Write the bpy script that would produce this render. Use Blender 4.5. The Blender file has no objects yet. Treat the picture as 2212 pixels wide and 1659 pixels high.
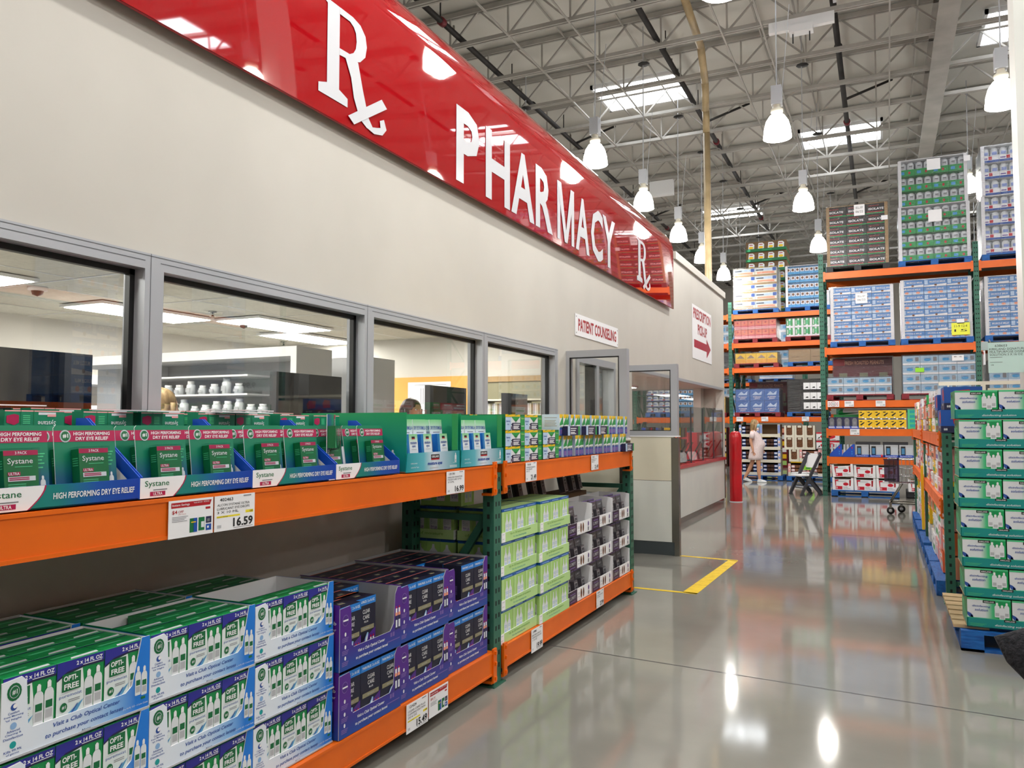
import bpy, math, random
from mathutils import Vector, Matrix
random.seed(7)
SC = bpy.context.scene
COL = SC.collection
# ------------------------------------------------------------------ camera
FPX = 1697.7
yaw, pit = math.radians(-25.2), math.radians(3.02)
fw = Vector((math.sin(yaw)*math.cos(pit), math.cos(yaw)*math.cos(pit), math.sin(pit)))
rt = Vector((math.cos(yaw), -math.sin(yaw), 0)); up = rt.cross(fw)
cd = bpy.data.cameras.new('camera'); cam = bpy.data.objects.new('camera', cd); COL.objects.link(cam)
cd.sensor_width = 36; cd.lens = FPX*36/2212; cd.clip_start = 0.05; cd.clip_end = 300
cam.matrix_world = Matrix(((rt.x, up.x, -fw.x, 0), (rt.y, up.y, -fw.y, 0), (rt.z, up.z, -fw.z, 1.57), (0, 0, 0, 1)))
SC.camera = cam
# ------------------------------------------------------------------ world, exposure
w = bpy.data.worlds.new('world'); SC.world = w; w.use_nodes = True
bg = w.node_tree.nodes['Background']; bg.inputs[0].default_value = (0.92, 0.96, 1.0, 1); bg.inputs[1].default_value = 0.6
vs = SC.view_settings; vs.view_transform = 'Standard'; vs.look = 'None'; vs.gamma = 1; vs.use_curve_mapping = False
vs.exposure = 0.08
LAMP_W, SKY_E, PANEL_E, SHADE_E = 145, 10.0, 26.0, 15.0
SC.cycles.max_bounces = 6; SC.cycles.diffuse_bounces = 3; SC.cycles.glossy_bounces = 4
SC.cycles.transparent_max_bounces = 14; SC.cycles.sample_clamp_indirect = 4.0
SC.cycles.caustics_reflective = False; SC.cycles.caustics_refractive = False
SC.cycles.use_denoising = True
# ------------------------------------------------------------------ materials
def lin(h):
    r = []
    for i in (0, 2, 4):
        c = int(h[i:i+2], 16)/255
        r.append(c/12.92 if c <= 0.04045 else ((c+0.055)/1.055)**2.4)
    return (*r, 1)
MATS = {}
def mat(name, hx, rough=0.5, metal=0, emit=0, spec=0.5, coat=0):
    if name in MATS: return MATS[name]
    m = bpy.data.materials.new(name); m.use_nodes = True
    b = m.node_tree.nodes['Principled BSDF']
    b.inputs['Base Color'].default_value = lin(hx); b.inputs['Roughness'].default_value = rough
    b.inputs['Metallic'].default_value = metal; b.inputs['Specular IOR Level'].default_value = spec
    if coat: b.inputs['Coat Weight'].default_value = coat; b.inputs['Coat Roughness'].default_value = 0.02
    if emit:
        b.inputs['Emission Color'].default_value = lin(hx); b.inputs['Emission Strength'].default_value = emit
    MATS[name] = m
    return m
def nd(m, t, **k):
    n = m.node_tree.nodes.new(t)
    for a, v in k.items(): setattr(n, a, v)
    return n
def lk(m, a, b): m.node_tree.links.new(a, b)
def noisy(name, hx, hx2, scale, rough=0.5, bump=0, detail=3, stretch=(1, 1, 1), r2=None, lo=0.35, hi=0.65, coord='Object', metal=0, coat=0):
    m = mat(name, hx, rough, metal, coat=coat); b = m.node_tree.nodes['Principled BSDF']
    tc = nd(m, 'ShaderNodeTexCoord'); mp = nd(m, 'ShaderNodeMapping'); mp.inputs['Scale'].default_value = stretch
    nz = nd(m, 'ShaderNodeTexNoise'); nz.inputs['Scale'].default_value = scale; nz.inputs['Detail'].default_value = detail
    cr = nd(m, 'ShaderNodeValToRGB'); cr.color_ramp.elements[0].position = lo; cr.color_ramp.elements[1].position = hi
    cr.color_ramp.elements[0].color = lin(hx); cr.color_ramp.elements[1].color = lin(hx2)
    lk(m, tc.outputs[coord], mp.inputs[0]); lk(m, mp.outputs[0], nz.inputs[0]); lk(m, nz.outputs[0], cr.inputs[0]); lk(m, cr.outputs[0], b.inputs['Base Color'])
    if r2 is not None:
        mr = nd(m, 'ShaderNodeMapRange'); mr.inputs[3].default_value = rough; mr.inputs[4].default_value = r2
        lk(m, nz.outputs[0], mr.inputs[0]); lk(m, mr.outputs[0], b.inputs['Roughness'])
    if bump:
        bp = nd(m, 'ShaderNodeBump'); bp.inputs['Strength'].default_value = bump; bp.inputs['Distance'].default_value = 0.02
        lk(m, nz.outputs[0], bp.inputs['Height']); lk(m, bp.outputs[0], b.inputs['Normal'])
    return m
def grad(name, stops, axis='X', rough=0.4):
    """printed colour change across a package, along one axis of its own box (0..1)"""
    m = mat(name, stops[0][1], rough); b = m.node_tree.nodes['Principled BSDF']
    tc = nd(m, 'ShaderNodeTexCoord'); sp = nd(m, 'ShaderNodeSeparateXYZ'); cr = nd(m, 'ShaderNodeValToRGB')
    while len(cr.color_ramp.elements) < len(stops): cr.color_ramp.elements.new(0.5)
    for e, (p, h) in zip(cr.color_ramp.elements, stops): e.position = p; e.color = lin(h)
    lk(m, tc.outputs['Generated'], sp.inputs[0]); lk(m, sp.outputs[axis], cr.inputs[0]); lk(m, cr.outputs[0], b.inputs['Base Color'])
    return m
for n, h, r in (('white', 'F2F2F4', .45), ('paper', 'F4F3F6', .6), ('black', '101012', .45), ('dark', '1C1C1E', .5), ('text_black', '0C0C0E', .6),
    ('text_grey', '8A8A90', .6), ('red', 'C8102E', .35), ('deepred', 'B01020', .4), ('sign_red', 'A81820', .5), ('sign_arrow', 'A8283C', .5), ('magenta', 'B0104E', .4), ('green_box', '0A8A48', .4),
    ('green_dark', '06703C', .4), ('label_green', '0E6A3C', .4), ('teal', '14A0A0', .4), ('teal_deep', '0C8A86', .4), ('blue_tray', '0A4CBE', .4), ('blue', '1A4FA8', .4),
    ('blue_light', '8FB6E2', .4), ('blue_pale', 'BBD3EE', .45), ('blue_text', '2A4FA0', .5), ('navy', '22224A', .4), ('navy_dark', '14142E', .4), ('purple', '4A2080', .4),
    ('purple_dark', '2C1238', .4), ('violet', '7C62A8', .4), ('strip_blue', '1C7AD0', .4), ('carton_blue', '1058A8', .4), ('yellow', 'F2C41C', .4), ('yellow_hi', 'F0DC28', .5), ('lime', 'AAD478', .45),
    ('lime_pale', 'BADE94', .45), ('lime_deep', '6FA838', .5), ('bottle_white', 'E4E8EC', .35), ('bottle_grey', 'C2C8D0', .35), ('grey', '77787C', .5), ('grey_dark', '3A3A40', .45),
    ('grey_light', 'B9BBC0', .5), ('cream', 'E6E0CE', .6), ('kraft', 'A88A62', .75), ('kraft_dark', '6E543A', .8), ('mint', '4FC488', .4), ('gold', '8C866A', .5), ('skin', 'D29A7C', .55),
    ('skin_fair', 'DCA88C', .55), ('mask', '8CC8E0', .7), ('orange_pack', 'E87040', .45), ('peach', 'F0A080', .45), ('pinkpack', 'F0A8A8', .45), ('brown', '7A4A2A', .7), ('choc', '4A2A1C', .7),
    ('nut', '9A6A42', .7), ('periwinkle', '8C9EDA', .5), ('sea', '0E7C84', .4), ('maroon', '6E1420', .4), ('greenpack', '1E9A4C', .4), ('skyblue', '3AA0DC', .4), ('lime_note', '98E030', .6), ('yellow_note', 'EEF04A', .6),
    ('lcd', '4E88B4', .2), ('rubber', '161618', .7), ('toe', '3E464A', .5), ('bin_red', 'D8283C', .3)):
    mat(n, h, r)
mat('steel', '8C8A84', .25, 1); mat('chrome', 'C8C8CC', .15, 1); mat('alu', 'B0B2B8', .38, .2); mat('alu_line', '55575C', .5)
mat('monitor', '0E1018', .04, 0, spec=.8)
noisy('rack_orange', 'EC6A00', 'E26400', 3, .35, r2=.5)
noisy('rack_green', '336C58', '2A6250', 6, .45, r2=.6)
noisy('rack_hole', '0A1412', '0C1614', 6, .8)
noisy('wall_paint', 'CDC8C0', 'C8C3BB', 1.5, .55, bump=.02)
noisy('hall_wall', 'D4CEC4', 'C6C0B6', 1.2, .7)
noisy('laminate_cream', 'E2DCC8', 'DDD6C2', 2, .4)
noisy('laminate_white', 'E0E2DC', 'DADCD8', 2, .35)
noisy('truss', 'B4B0AA', 'A29E98', 2, .6)
noisy('pipe_black', '1C1A1A', '2A2626', 5, .5)
noisy('pole_tan', 'C6AE86', 'B09A74', 4, .35)
noisy('pallet_blue', '1468B8', '0C4E98', 9, .6, bump=.2, stretch=(1, 5, 5))
noisy('pallet_red', '8C1828', '701020', 9, .6, bump=.2, stretch=(1, 5, 5))
noisy('pallet_black', '1A1C20', '24262A', 9, .6)
noisy('wood_raw', 'D2B890', 'B89A70', 9, .8, bump=.2, stretch=(1, 6, 6))
noisy('bollard_red', 'C40E1C', 'B00C18', 3, .25, coat=.4)
noisy('counter_red', 'B83038', 'A82830', 3, .3)
noisy('tape', 'F2CC10', 'D8B008', 12, .5, r2=.7, lo=.45, hi=.75)
noisy('dress', 'EEDCDC', 'E2CCCC', 40, .85, bump=.3)
noisy('hair_blond', 'B09468', '806440', 30, .6, stretch=(1, 1, .2), bump=.4)
noisy('hair_brown', '5A3226', '3A1E16', 30, .5, stretch=(1, 1, .2), bump=.4)
noisy('jacket', '14161C', '2A2A30', 60, .95, bump=.8)
noisy('granules', '8A5A38', '3E2414', 60, .8, bump=.4)
noisy('shelf_board', '8A8274', '7A7264', 5, .8)
noisy('wall_paint_lifted', 'D2CAC2', 'CAC2BA', 2, .6)  # wall under the windows, paint lightened to lift the shade below the shelf
# polished concrete floor with reflections and a sawn joint
m = noisy('floor_concrete', '96948C', '86847C', .9, .04, detail=6, r2=.11, coord='Object', stretch=(1, 1, 1))
b = m.node_tree.nodes['Principled BSDF']; b.inputs['Specular IOR Level'].default_value = .6
b.inputs['Coat Weight'].default_value = 0.0; b.inputs['Coat Roughness'].default_value = .06
# roof deck with foil quilting
m = noisy('roof_deck', 'DCD9D2', 'D0CDC6', .6, .6)
b = m.node_tree.nodes['Principled BSDF']; tc = nd(m, 'ShaderNodeTexCoord'); br = nd(m, 'ShaderNodeTexBrick')
br.inputs['Scale'].default_value = 3.0; br.inputs['Mortar Size'].default_value = .01; bp = nd(m, 'ShaderNodeBump'); bp.inputs['Strength'].default_value = .5
lk(m, tc.outputs['Object'], br.inputs[0]); lk(m, br.outputs['Fac'], bp.inputs['Height']); lk(m, bp.outputs[0], b.inputs['Normal'])
# glossy slightly wavy banner
m = noisy('banner_red', 'A60C16', 'A60C16', .9, .03, bump=.12, detail=1.5, coat=1, stretch=(1, .6, 1))
m = noisy('banner_white', 'DADAE0', 'DADAE0', .9, .12, bump=.1, detail=1.5, stretch=(1, .6, 1))
# acoustic tiles
m = noisy('tile_ceiling', 'D8D4C8', 'CCC8BC', 30, .8)
# glass (thin): reflective sheet over a clear pass-through
def glassy(name, tint, refl_ior, rough=0.0, base=0.0, bump=0):
    m = bpy.data.materials.new(name); m.use_nodes = True; nt = m.node_tree
    nt.nodes.clear(); o = nd(m, 'ShaderNodeOutputMaterial'); mx = nd(m, 'ShaderNodeMixShader'); tr = nd(m, 'ShaderNodeBsdfTransparent'); gl = nd(m, 'ShaderNodeBsdfGlossy')
    lw = nd(m, 'ShaderNodeLayerWeight'); lw.inputs[0].default_value = .5; tr.inputs[0].default_value = lin(tint); gl.inputs['Roughness'].default_value = rough
    pw = nd(m, 'ShaderNodeMath'); pw.operation = 'POWER'; pw.inputs[1].default_value = 5; lk(m, lw.outputs['Facing'], pw.inputs[0])
    ad = nd(m, 'ShaderNodeMath'); ad.operation = 'MULTIPLY_ADD'; ad.inputs[1].default_value = .9; ad.inputs[2].default_value = .025+base; ad.use_clamp = True
    lk(m, pw.outputs[0], ad.inputs[0]); lk(m, ad.outputs[0], mx.inputs[0]); lk(m, tr.outputs[0], mx.inputs[1]); lk(m, gl.outputs[0], mx.inputs[2]); lk(m, mx.outputs[0], o.inputs[0])
    fr = lw
    if bump:
        tc = nd(m, 'ShaderNodeTexCoord'); mp = nd(m, 'ShaderNodeMapping'); mp.inputs['Scale'].default_value = (1, 1, 5)
        nz = nd(m, 'ShaderNodeTexNoise'); nz.inputs['Scale'].default_value = 6; nz.inputs['Detail'].default_value = 4
        bp = nd(m, 'ShaderNodeBump'); bp.inputs['Strength'].default_value = bump; bp.inputs['Distance'].default_value = .05
        lk(m, tc.outputs['Object'], mp.inputs[0]); lk(m, mp.outputs[0], nz.inputs[0]); lk(m, nz.outputs[0], bp.inputs['Height'])
        lk(m, bp.outputs[0], gl.inputs['Normal']); lk(m, bp.outputs[0], fr.inputs['Normal'])
    MATS[name] = m; return m
glassy('glass', 'FAFBFA', 1.45, base=.05); glassy('wrap', 'F4F4F6', 1.5, .16, base=.07, bump=.9); glassy('acrylic', 'F0F2F2', 1.45, base=.03)
glassy('flap', '9A8AA4', 1.45, .1, base=.06); glassy('blister', 'F8F8FA', 1.45, .05, base=.0); glassy('wrap_dark', 'A8A2A4', 1.5, .2, base=.05, bump=.9)
mat('lamp_glow', 'FFFDF4', .4, emit=SHADE_E); mat('sky_glow', 'F4FAFF', .5, emit=SKY_E); mat('panel_glow', 'FFFDF6', .5, emit=PANEL_E)
# printed colour changes on packaging
grad('g_opti', [(0, 'EEF3FB'), (.45, 'DCE8F8'), (.72, '8CBCEC'), (.9, '1A78D8')])
grad('g_clear', [(0, '14489E'), (.3, '3A2C8C'), (.6, '54208A')], 'Z')
grad('g_syst', [(0, '0A8C6C'), (.45, '0E7C7C'), (.7, '1050A8'), (1, '0A3CA8')])
grad('g_card', [(0, '12408A'), (.3, '0E5C7C'), (.55, '0A7A5C'), (1, '08805A')], 'Z')
grad('g_moist', [(0, '12909A'), (.3, '5CB4C4'), (.5, 'DDE4EE'), (.62, 'B4CCDC'), (.95, '12909A')])
grad('g_moistside', [(0, '149898'), (.5, '0A9078'), (1, '0C9C5C')], 'Z')
grad('g_mcard', [(0, '4E8CC8'), (.35, 'DCE2EE'), (.7, 'E6ECEC'), (1, '7CCC88')], 'Z')
grad('g_disinf', [(0, 'E2E4E8'), (.42, 'DADEE2'), (.58, '4CC084'), (.75, '089050'), (1, '08A058')])
grad('g_disleft', [(0, '0A8C84'), (.5, '0A9C6C'), (1, '10A85C')], 'Z')
grad('g_optifront', [(0, 'A4D8D4'), (.3, 'E2EEEE'), (1, 'F2F4F4')], 'Z')
# ------------------------------------------------------------------ mesh builder
GLY = {}
def glyph(s, bold, shear=0):
    k = (s, bold, shear)
    if k not in GLY:
        c = bpy.data.curves.new('glyph', 'FONT'); c.body = s; c.resolution_u = 2; c.offset = bold; c.shear = shear; c.space_line = .85
        o = bpy.data.objects.new('glyph', c); me = o.to_mesh()
        vs = [(v.co.x, v.co.y) for v in me.vertices]; fs = [tuple(p.vertices) for p in me.polygons]
        if vs:
            x0 = min(v[0] for v in vs); y0 = min(v[1] for v in vs); x1 = max(v[0] for v in vs); y1 = max(v[1] for v in vs)
            vs = [(a-x0, b-y0) for a, b in vs]
            # orientation: make triangles face +normal
            out = []
            for f in fs:
                a, b_, c_ = vs[f[0]], vs[f[1]], vs[f[2]]
                cr = (b_[0]-a[0])*(c_[1]-a[1])-(b_[1]-a[1])*(c_[0]-a[0])
                out.append(f if cr > 0 else f[::-1])
            GLY[k] = (vs, out, x1-x0, y1-y0)
        else: GLY[k] = ([], [], 1, 1)
        o.to_mesh_clear(); bpy.data.objects.remove(o); bpy.data.curves.remove(c)
    return GLY[k]
class MB:
    def __init__(s): s.v = []; s.f = []; s.m = []; s.sm = []; s.mats = []
    def mi(s, m):
        if isinstance(m, str): m = MATS[m]
        if m not in s.mats: s.mats.append(m)
        return s.mats.index(m)
    def add(s, vs, fs, m, smooth=False):
        o = len(s.v); s.v += [tuple(p) for p in vs]; i = s.mi(m)
        for f in fs: s.f.append(tuple(o+a for a in f)); s.m.append(i); s.sm.append(smooth)
    def box(s, x0, x1, y0, y1, z0, z1, m, **k):
        if x0 > x1: x0, x1 = x1, x0
        if y0 > y1: y0, y1 = y1, y0
        if z0 > z1: z0, z1 = z1, z0
        v = [(x0,y0,z0),(x1,y0,z0),(x1,y1,z0),(x0,y1,z0),(x0,y0,z1),(x1,y0,z1),(x1,y1,z1),(x0,y1,z1)]
        F = dict(bottom=(0,3,2,1), top=(4,5,6,7), front=(0,1,5,4), right=(1,2,6,5), back=(2,3,7,6), left=(3,0,4,7))
        o = len(s.v); s.v += v
        for n, f in F.items():
            mm = k.get(n, m)
            if mm is None: continue
            s.f.append(tuple(o+a for a in f)); s.m.append(s.mi(mm)); s.sm.append(False)
    def bar(s, a, b, w, h=None, m='alu', n=4, rot=0, cap=True, w2=None):
        """prism from a to b; n=4 square section w x h, more sides = round of diameter w"""
        a = Vector(a); b = Vector(b); d = (b-a).normalized(); h = h or w
        u = Vector((0,0,1)) if abs(d.z) < .95 else Vector((0,1,0))
        r = d.cross(u).normalized(); u = r.cross(d)
        vs = []
        for k, p in enumerate((a, b)):
            sc = 1 if (k == 0 or w2 is None) else w2/w
            for i in range(n):
                if n == 4: x, y = ((-1,-1),(1,-1),(1,1),(-1,1))[i]; x *= w/2; y *= h/2
                else: t = 2*math.pi*i/n+rot; x = math.cos(t)*w/2; y = math.sin(t)*h/2
                vs.append(p+(r*x+u*y)*sc)
        fs = [(i, (i+1) % n, n+(i+1) % n, n+i) for i in range(n)]
        if cap: fs += [tuple(range(n))[::-1], tuple(range(n, 2*n))]
        s.add(vs, fs, m, n > 5)
    def tube(s, pts, d, m, n=8):
        for a, b in zip(pts, pts[1:]): s.bar(a, b, d, m=m, n=n)
    def lathe(s, c, prof, m, n=16, axis='z'):
        """prof: list of (radius, height[, material])"""
        c = Vector(c); vs = []
        for r, z in [(p[0], p[1]) for p in prof]:
            for i in range(n):
                t = 2*math.pi*i/n; vs.append(c+(Vector((r*math.cos(t), r*math.sin(t), z)) if axis == 'z' else Vector((z, r*math.cos(t), r*math.sin(t)))))
        o = len(s.v); s.v += [tuple(p) for p in vs]
        for k in range(len(prof)-1):
            mm = prof[k][2] if len(prof[k]) > 2 else m
            for i in range(n):
                j = (i+1) % n; s.f.append((o+k*n+i, o+k*n+j, o+(k+1)*n+j, o+(k+1)*n+i)); s.m.append(s.mi(mm)); s.sm.append(True)
    def ext(s, fr, pts, t, m, side=None):
        """extruded outline standing on a frame: pts in (u, v), thickness t behind the plane"""
        n = len(pts); A = [fr.p(x, z, 0) for x, z in pts]; B = [fr.p(x, z, -t) for x, z in pts]
        s.add(A, [tuple(range(n))], m); s.add(B, [tuple(range(n))[::-1]], side or m)
        s.add(A+B, [((i+1) % n, i, n+i, n+(i+1) % n) for i in range(n)], side or m)
    def build(s, name, parent=None, loc=None, rz=None):
        me = bpy.data.meshes.new(name); me.from_pydata(s.v, [], s.f)
        for x in s.mats: me.materials.append(x)
        me.polygons.foreach_set('material_index', s.m); me.polygons.foreach_set('use_smooth', s.sm); me.update()
        o = bpy.data.objects.new(name, me); COL.objects.link(o)
        if parent: o.parent = parent
        if loc is not None: o.location = loc
        if rz is not None: o.rotation_euler = (0, 0, rz)
        return o
class Fr:
    """a printed face: origin, right, up; layers stack outwards"""
    def __init__(s, mb, o, u, v, eps=.0006):
        s.mb = mb; s.o = Vector(o); s.u = Vector(u); s.w = Vector(v); s.n = s.u.cross(s.w).normalized(); s.e = eps
    def p(s, x, z, off=0): return s.o+s.u*x+s.w*z+s.n*off
    def poly(s, pts, m, l=1):
        a = sum(pts[i][0]*pts[(i+1) % len(pts)][1]-pts[(i+1) % len(pts)][0]*pts[i][1] for i in range(len(pts)))
        if a < 0: pts = pts[::-1]
        s.mb.add([s.p(x, z, l*s.e) for x, z in pts], [tuple(range(len(pts)))], m)
    def ext(s, _, pts, t, m, side=None): s.mb.ext(s, pts, t, m, side)
    def rect(s, x0, z0, x1, z1, m, l=1): s.poly([(x0,z0),(x1,z0),(x1,z1),(x0,z1)], m, l)
    def ell(s, cx, cz, rx, rz, m, l=1, n=14): s.poly([(cx+rx*math.cos(2*math.pi*i/n), cz+rz*math.sin(2*math.pi*i/n)) for i in range(n)], m, l)
    def text(s, t, x, z, h, m, width=None, l=2, al='L', bold=.012, shear=0, slant=0):
        vs, fs, W, H = glyph(t, bold, shear); k = h/H; kx = width/W if width else k; W *= kx
        x0 = x if al == 'L' else (x-W/2 if al == 'C' else x-W)
        s.mb.add([s.p(x0+a*kx, z+b*k+slant*a*kx, l*s.e) for a, b in vs], fs, m); return W
    def lines(s, x0, x1, zs, h, m, l=2, jag=0):
        for i, z in enumerate(zs): s.rect(x0, z, x1-(jag*((i*37) % 5)/5), z+h, m, l)
    def bottle(s, x, z, w_, h, m='bottle_white', lab='label_green', cap='white', l=3):
        s.poly([(x,z+h*.03),(x+w_*.08,z),(x+w_*.92,z),(x+w_,z+h*.03),(x+w_,z+h*.68),(x+w_*.92,z+h*.76),(x+w_*.7,z+h*.82),(x+w_*.3,z+h*.82),(x+w_*.08,z+h*.76),(x,z+h*.68)], m, l)
        s.rect(x+w_*.29, z+h*.82, x+w_*.71, z+h*.97, cap, l); s.rect(x+w_*.38, z+h*.97, x+w_*.62, z+h, cap, l); s.rect(x+w_*.3, z+h*.815, x+w_*.7, z+h*.83, 'grey_light', l+1)
        if lab: s.rect(x+w_*.15, z+h*.34, x+w_*.85, z+h*.52, lab, l+1)
        s.rect(x+w_*.15, z+h*.1, x+w_*.85, z+h*.3, 'grey_light', l+1)
def FF(mb, x, y, z, eps=.0006): return Fr(mb, (x, y, z), (1,0,0), (0,0,1), eps)      # faces -Y
def FL(mb, x, y, z, eps=.0006): return Fr(mb, (x, y, z), (0,-1,0), (0,0,1), eps)     # faces -X
def FR(mb, x, y, z, eps=.0006): return Fr(mb, (x, y, z), (0,1,0), (0,0,1), eps)      # faces +X
def FB(mb, x, y, z, eps=.0006): return Fr(mb, (x, y, z), (-1,0,0), (0,0,1), eps)     # faces +Y
def FT(mb, x, y, z, eps=.0006): return Fr(mb, (x, y, z), (1,0,0), (0,1,0), eps)      # faces up
# ------------------------------------------------------------------ objects
def tag(o, label=None, cat=None, group=None, kind=None):
    if label: o['label'] = label
    if cat: o['category'] = cat
    if group: o['group'] = group
    if kind: o['kind'] = kind
    return o
def empty(name, loc=(0,0,0), rz=0):
    o = bpy.data.objects.new(name, None); COL.objects.link(o); o.location = loc; o.rotation_euler = (0,0,rz); o.empty_display_size = .1; return o
def thing(name, label, cat, loc=(0,0,0), rz=0, group=None): return tag(empty(name, loc, rz), label, cat, group)
def struct(o): o['kind'] = 'structure'; return o
def copy_tree(o, loc=None, rz=None, label=None, group=None, parent=None):
    c = o.copy(); COL.objects.link(c)
    if parent: c.parent = parent
    if loc is not None: c.location = loc
    if rz is not None: c.rotation_euler = (0,0,rz)
    if label: c['label'] = label
    if group: c['group'] = group
    for ch in list(o.children): copy_tree(ch, parent=c)
    return c
class Kind:
    """first placing uses the source itself, later ones copy it"""
    def __init__(s, make): s.make = make; s.o = None
    def put(s, loc, rz=0, label=None, group=None):
        if s.o is None:
            s.o = s.make(); s.o.location = loc; s.o.rotation_euler = (0,0,rz)
            if label: s.o['label'] = label
            if group: s.o['group'] = group
            return s.o
        return copy_tree(s.o, loc, rz, label, group)
ORD = ['first', 'second', 'third', 'fourth', 'fifth', 'sixth', 'seventh', 'eighth', 'ninth', 'tenth', 'eleventh', 'twelfth']
HALF = math.pi/2
# ================================================================== THE SETTING
WX = -2.95
mb = MB(); mb.box(-14, 14, -9, 44, -.2, 0, 'floor_concrete'); struct(mb.build('floor'))
mb = MB()
f = FT(mb, 0, 0, 0, .0012)
for k in range(4): f.poly([(-2.2, 5.28+3.6*k+.0), (1.3, 4.97+3.6*k), (9, 4.28+3.6*k), (9, 4.287+3.6*k), (1.3, 4.978+3.6*k), (-2.2, 5.288+3.6*k)], 'grey_dark', 1)
o = mb.build('trim_1'); struct(o)
mb = MB()
mb.box(-14, 14, -9, 44, 9.55, 9.65, 'roof_deck'); struct(mb.build('ceiling'))
# pharmacy front wall: above, below and between openings
mb = MB()
mb.box(WX-.15, WX, -6, 16.62, 2.33, 4.22, 'wall_paint')
struct(mb.build('wall_left_upper')); mb = MB()
mb.box(WX-.15, WX, -6, 7.27, 0, 1.2, 'wall_paint', right='wall_paint_lifted')
mb.box(WX-.15, WX, -6, -.9, 1.2, 2.33, 'wall_paint')
mb.box(WX-.15, WX, 7.27, 7.86, 0, 2.33, 'wall_paint')
mb.box(WX-.15, WX, 7.86, 9.2, 0, 1.15, 'wall_paint')
mb.box(WX-.15, WX, 9.2, 9.95, 0, 2.33, 'wall_paint'); struct(mb.build('wall_left_lower')); mb = MB()
mb.box(WX-.2, WX+.04, 12.3, 16.66, 4.22, 4.34, 'wall_paint')
mb.box(WX-.2, WX-.02, -6, 12.3, 4.22, 4.3, 'wall_paint')
struct(mb.build('trim_3')); mb = MB()
mb.box(-6.0, -4.92, 16.5, 16.62, 0, 4.22, 'wall_paint'); mb.box(-3.57, WX-.15, 16.5, 16.62, 0, 4.22, 'wall_paint'); mb.box(-4.92, -3.57, 16.5, 16.62, 2.32, 4.22, 'wall_paint'); mb.box(-4.92, -3.57, 16.5, 16.62, 0, 1.4, 'wall_paint')
mb.box(WX-.15, WX, 16.45, 16.62, 0, 2.33, 'wall_paint')
struct(mb.build('wall_left_end'))
# bulkhead soffit over the pick-up counter and the recess behind it
mb = MB(); mb.box(-6.0, WX-.15, 9.95, 16.5, 2.33, 2.45, 'wall_paint'); mb.box(-6.1, -6.0, 9.95, 16.5, 0, 2.45, 'wall_paint')
mb.box(-6.1, WX-.15, 9.15, 9.3, 0, 4.2, 'wall_paint'); mb.box(-3.5, -3.35, 16.2, 16.5, 0, 2.33, 'wall_paint')
struct(mb.build('wall_recess'))
mb = MB(); mb.box(WX-.05, WX+.012, 9.95, 16.5, 2.29, 2.335, 'alu'); struct(mb.build('trim_2'))
# far and side walls of the hall
mb = MB(); mb.box(-14, 14, 43.9, 44, 0, 9.55, 'wall_paint'); struct(mb.build('wall_far')); mb = MB(); mb.box(13.9, 14, -9, 43.9, 0, 9.55, 'hall_wall'); struct(mb.build('wall_right')); mb = MB(); mb.box(-14, 13.9, -9.1, -9, 0, 9.55, 'hall_wall'); struct(mb.build('wall_near'))
mb = MB(); mb.box(-14, -13.9, -9, 44, 0, 9.55, 'wall_paint'); struct(mb.build('wall_west'))
# pharmacy room
mb = MB(); mb.box(-8.4, -8.3, -1, 9.2, 0, 2.8, 'wall_paint'); mb.box(-8.3, WX-.15, -1.1, -1, 0, 2.8, 'wall_paint'); mb.box(-8.3, WX-.15, 9.07, 9.15, 0, 2.8, 'wall_paint'); struct(mb.build('wall_back'))
mb = MB(); mb.box(-8.3, WX-.15, -1, 9.07, 2.75, 2.8, 'tile_ceiling')
f = Fr(mb, (-8.3, 9.07, 2.75), (1,0,0), (0,-1,0), .002)
for i in range(1, 9): f.rect(i*.61, 0, i*.61+.024, 10, 'white')
for i in range(1, 9): f.rect(0, i*1.22, 5.2, i*1.22+.024, 'white', 1.5)
struct(mb.build('ceiling_pharmacy'))
def ceil_panel(x0, x1, y0, y1, lab):
    t = thing('ceiling_light', lab, 'ceiling light', ((x0+x1)/2, (y0+y1)/2, 2.745), 0, 'fluorescent troffers of the pharmacy room')
    a, b_ = (x1-x0)/2, (y1-y0)/2
    mb = MB(); mb.box(-a-.03, a+.03, -b_-.03, b_+.03, -.03, -.005, 'white'); mb.build('frame', t)
    mb = MB(); mb.box(-a, a, -b_, b_, -.036, -.03, 'panel_glow'); mb.build('diffuser', t)
ceil_panel(-7.15, -6.6, 5.0, 6.3, 'long white ceiling light seen behind the mullion between the first two panes')
ceil_panel(-6.6, -6.0, 6.4, 7.6, 'upper of two white ceiling lights seen through the second pane')
ceil_panel(-7.15, -6.6, 7.65, 8.95, 'lower of two white ceiling lights seen through the second pane')
ceil_panel(-4.9, -4.3, 7.2, 8.4, 'white ceiling light at the top of the third pane')
for x in (-6.4, -4.6):
    for y in (1.2, 3.4, ): ceil_panel(x-.3, x+.3, y-.6, y+.6, 'white ceiling light of the pharmacy room above the left window, out of direct view')
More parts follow.
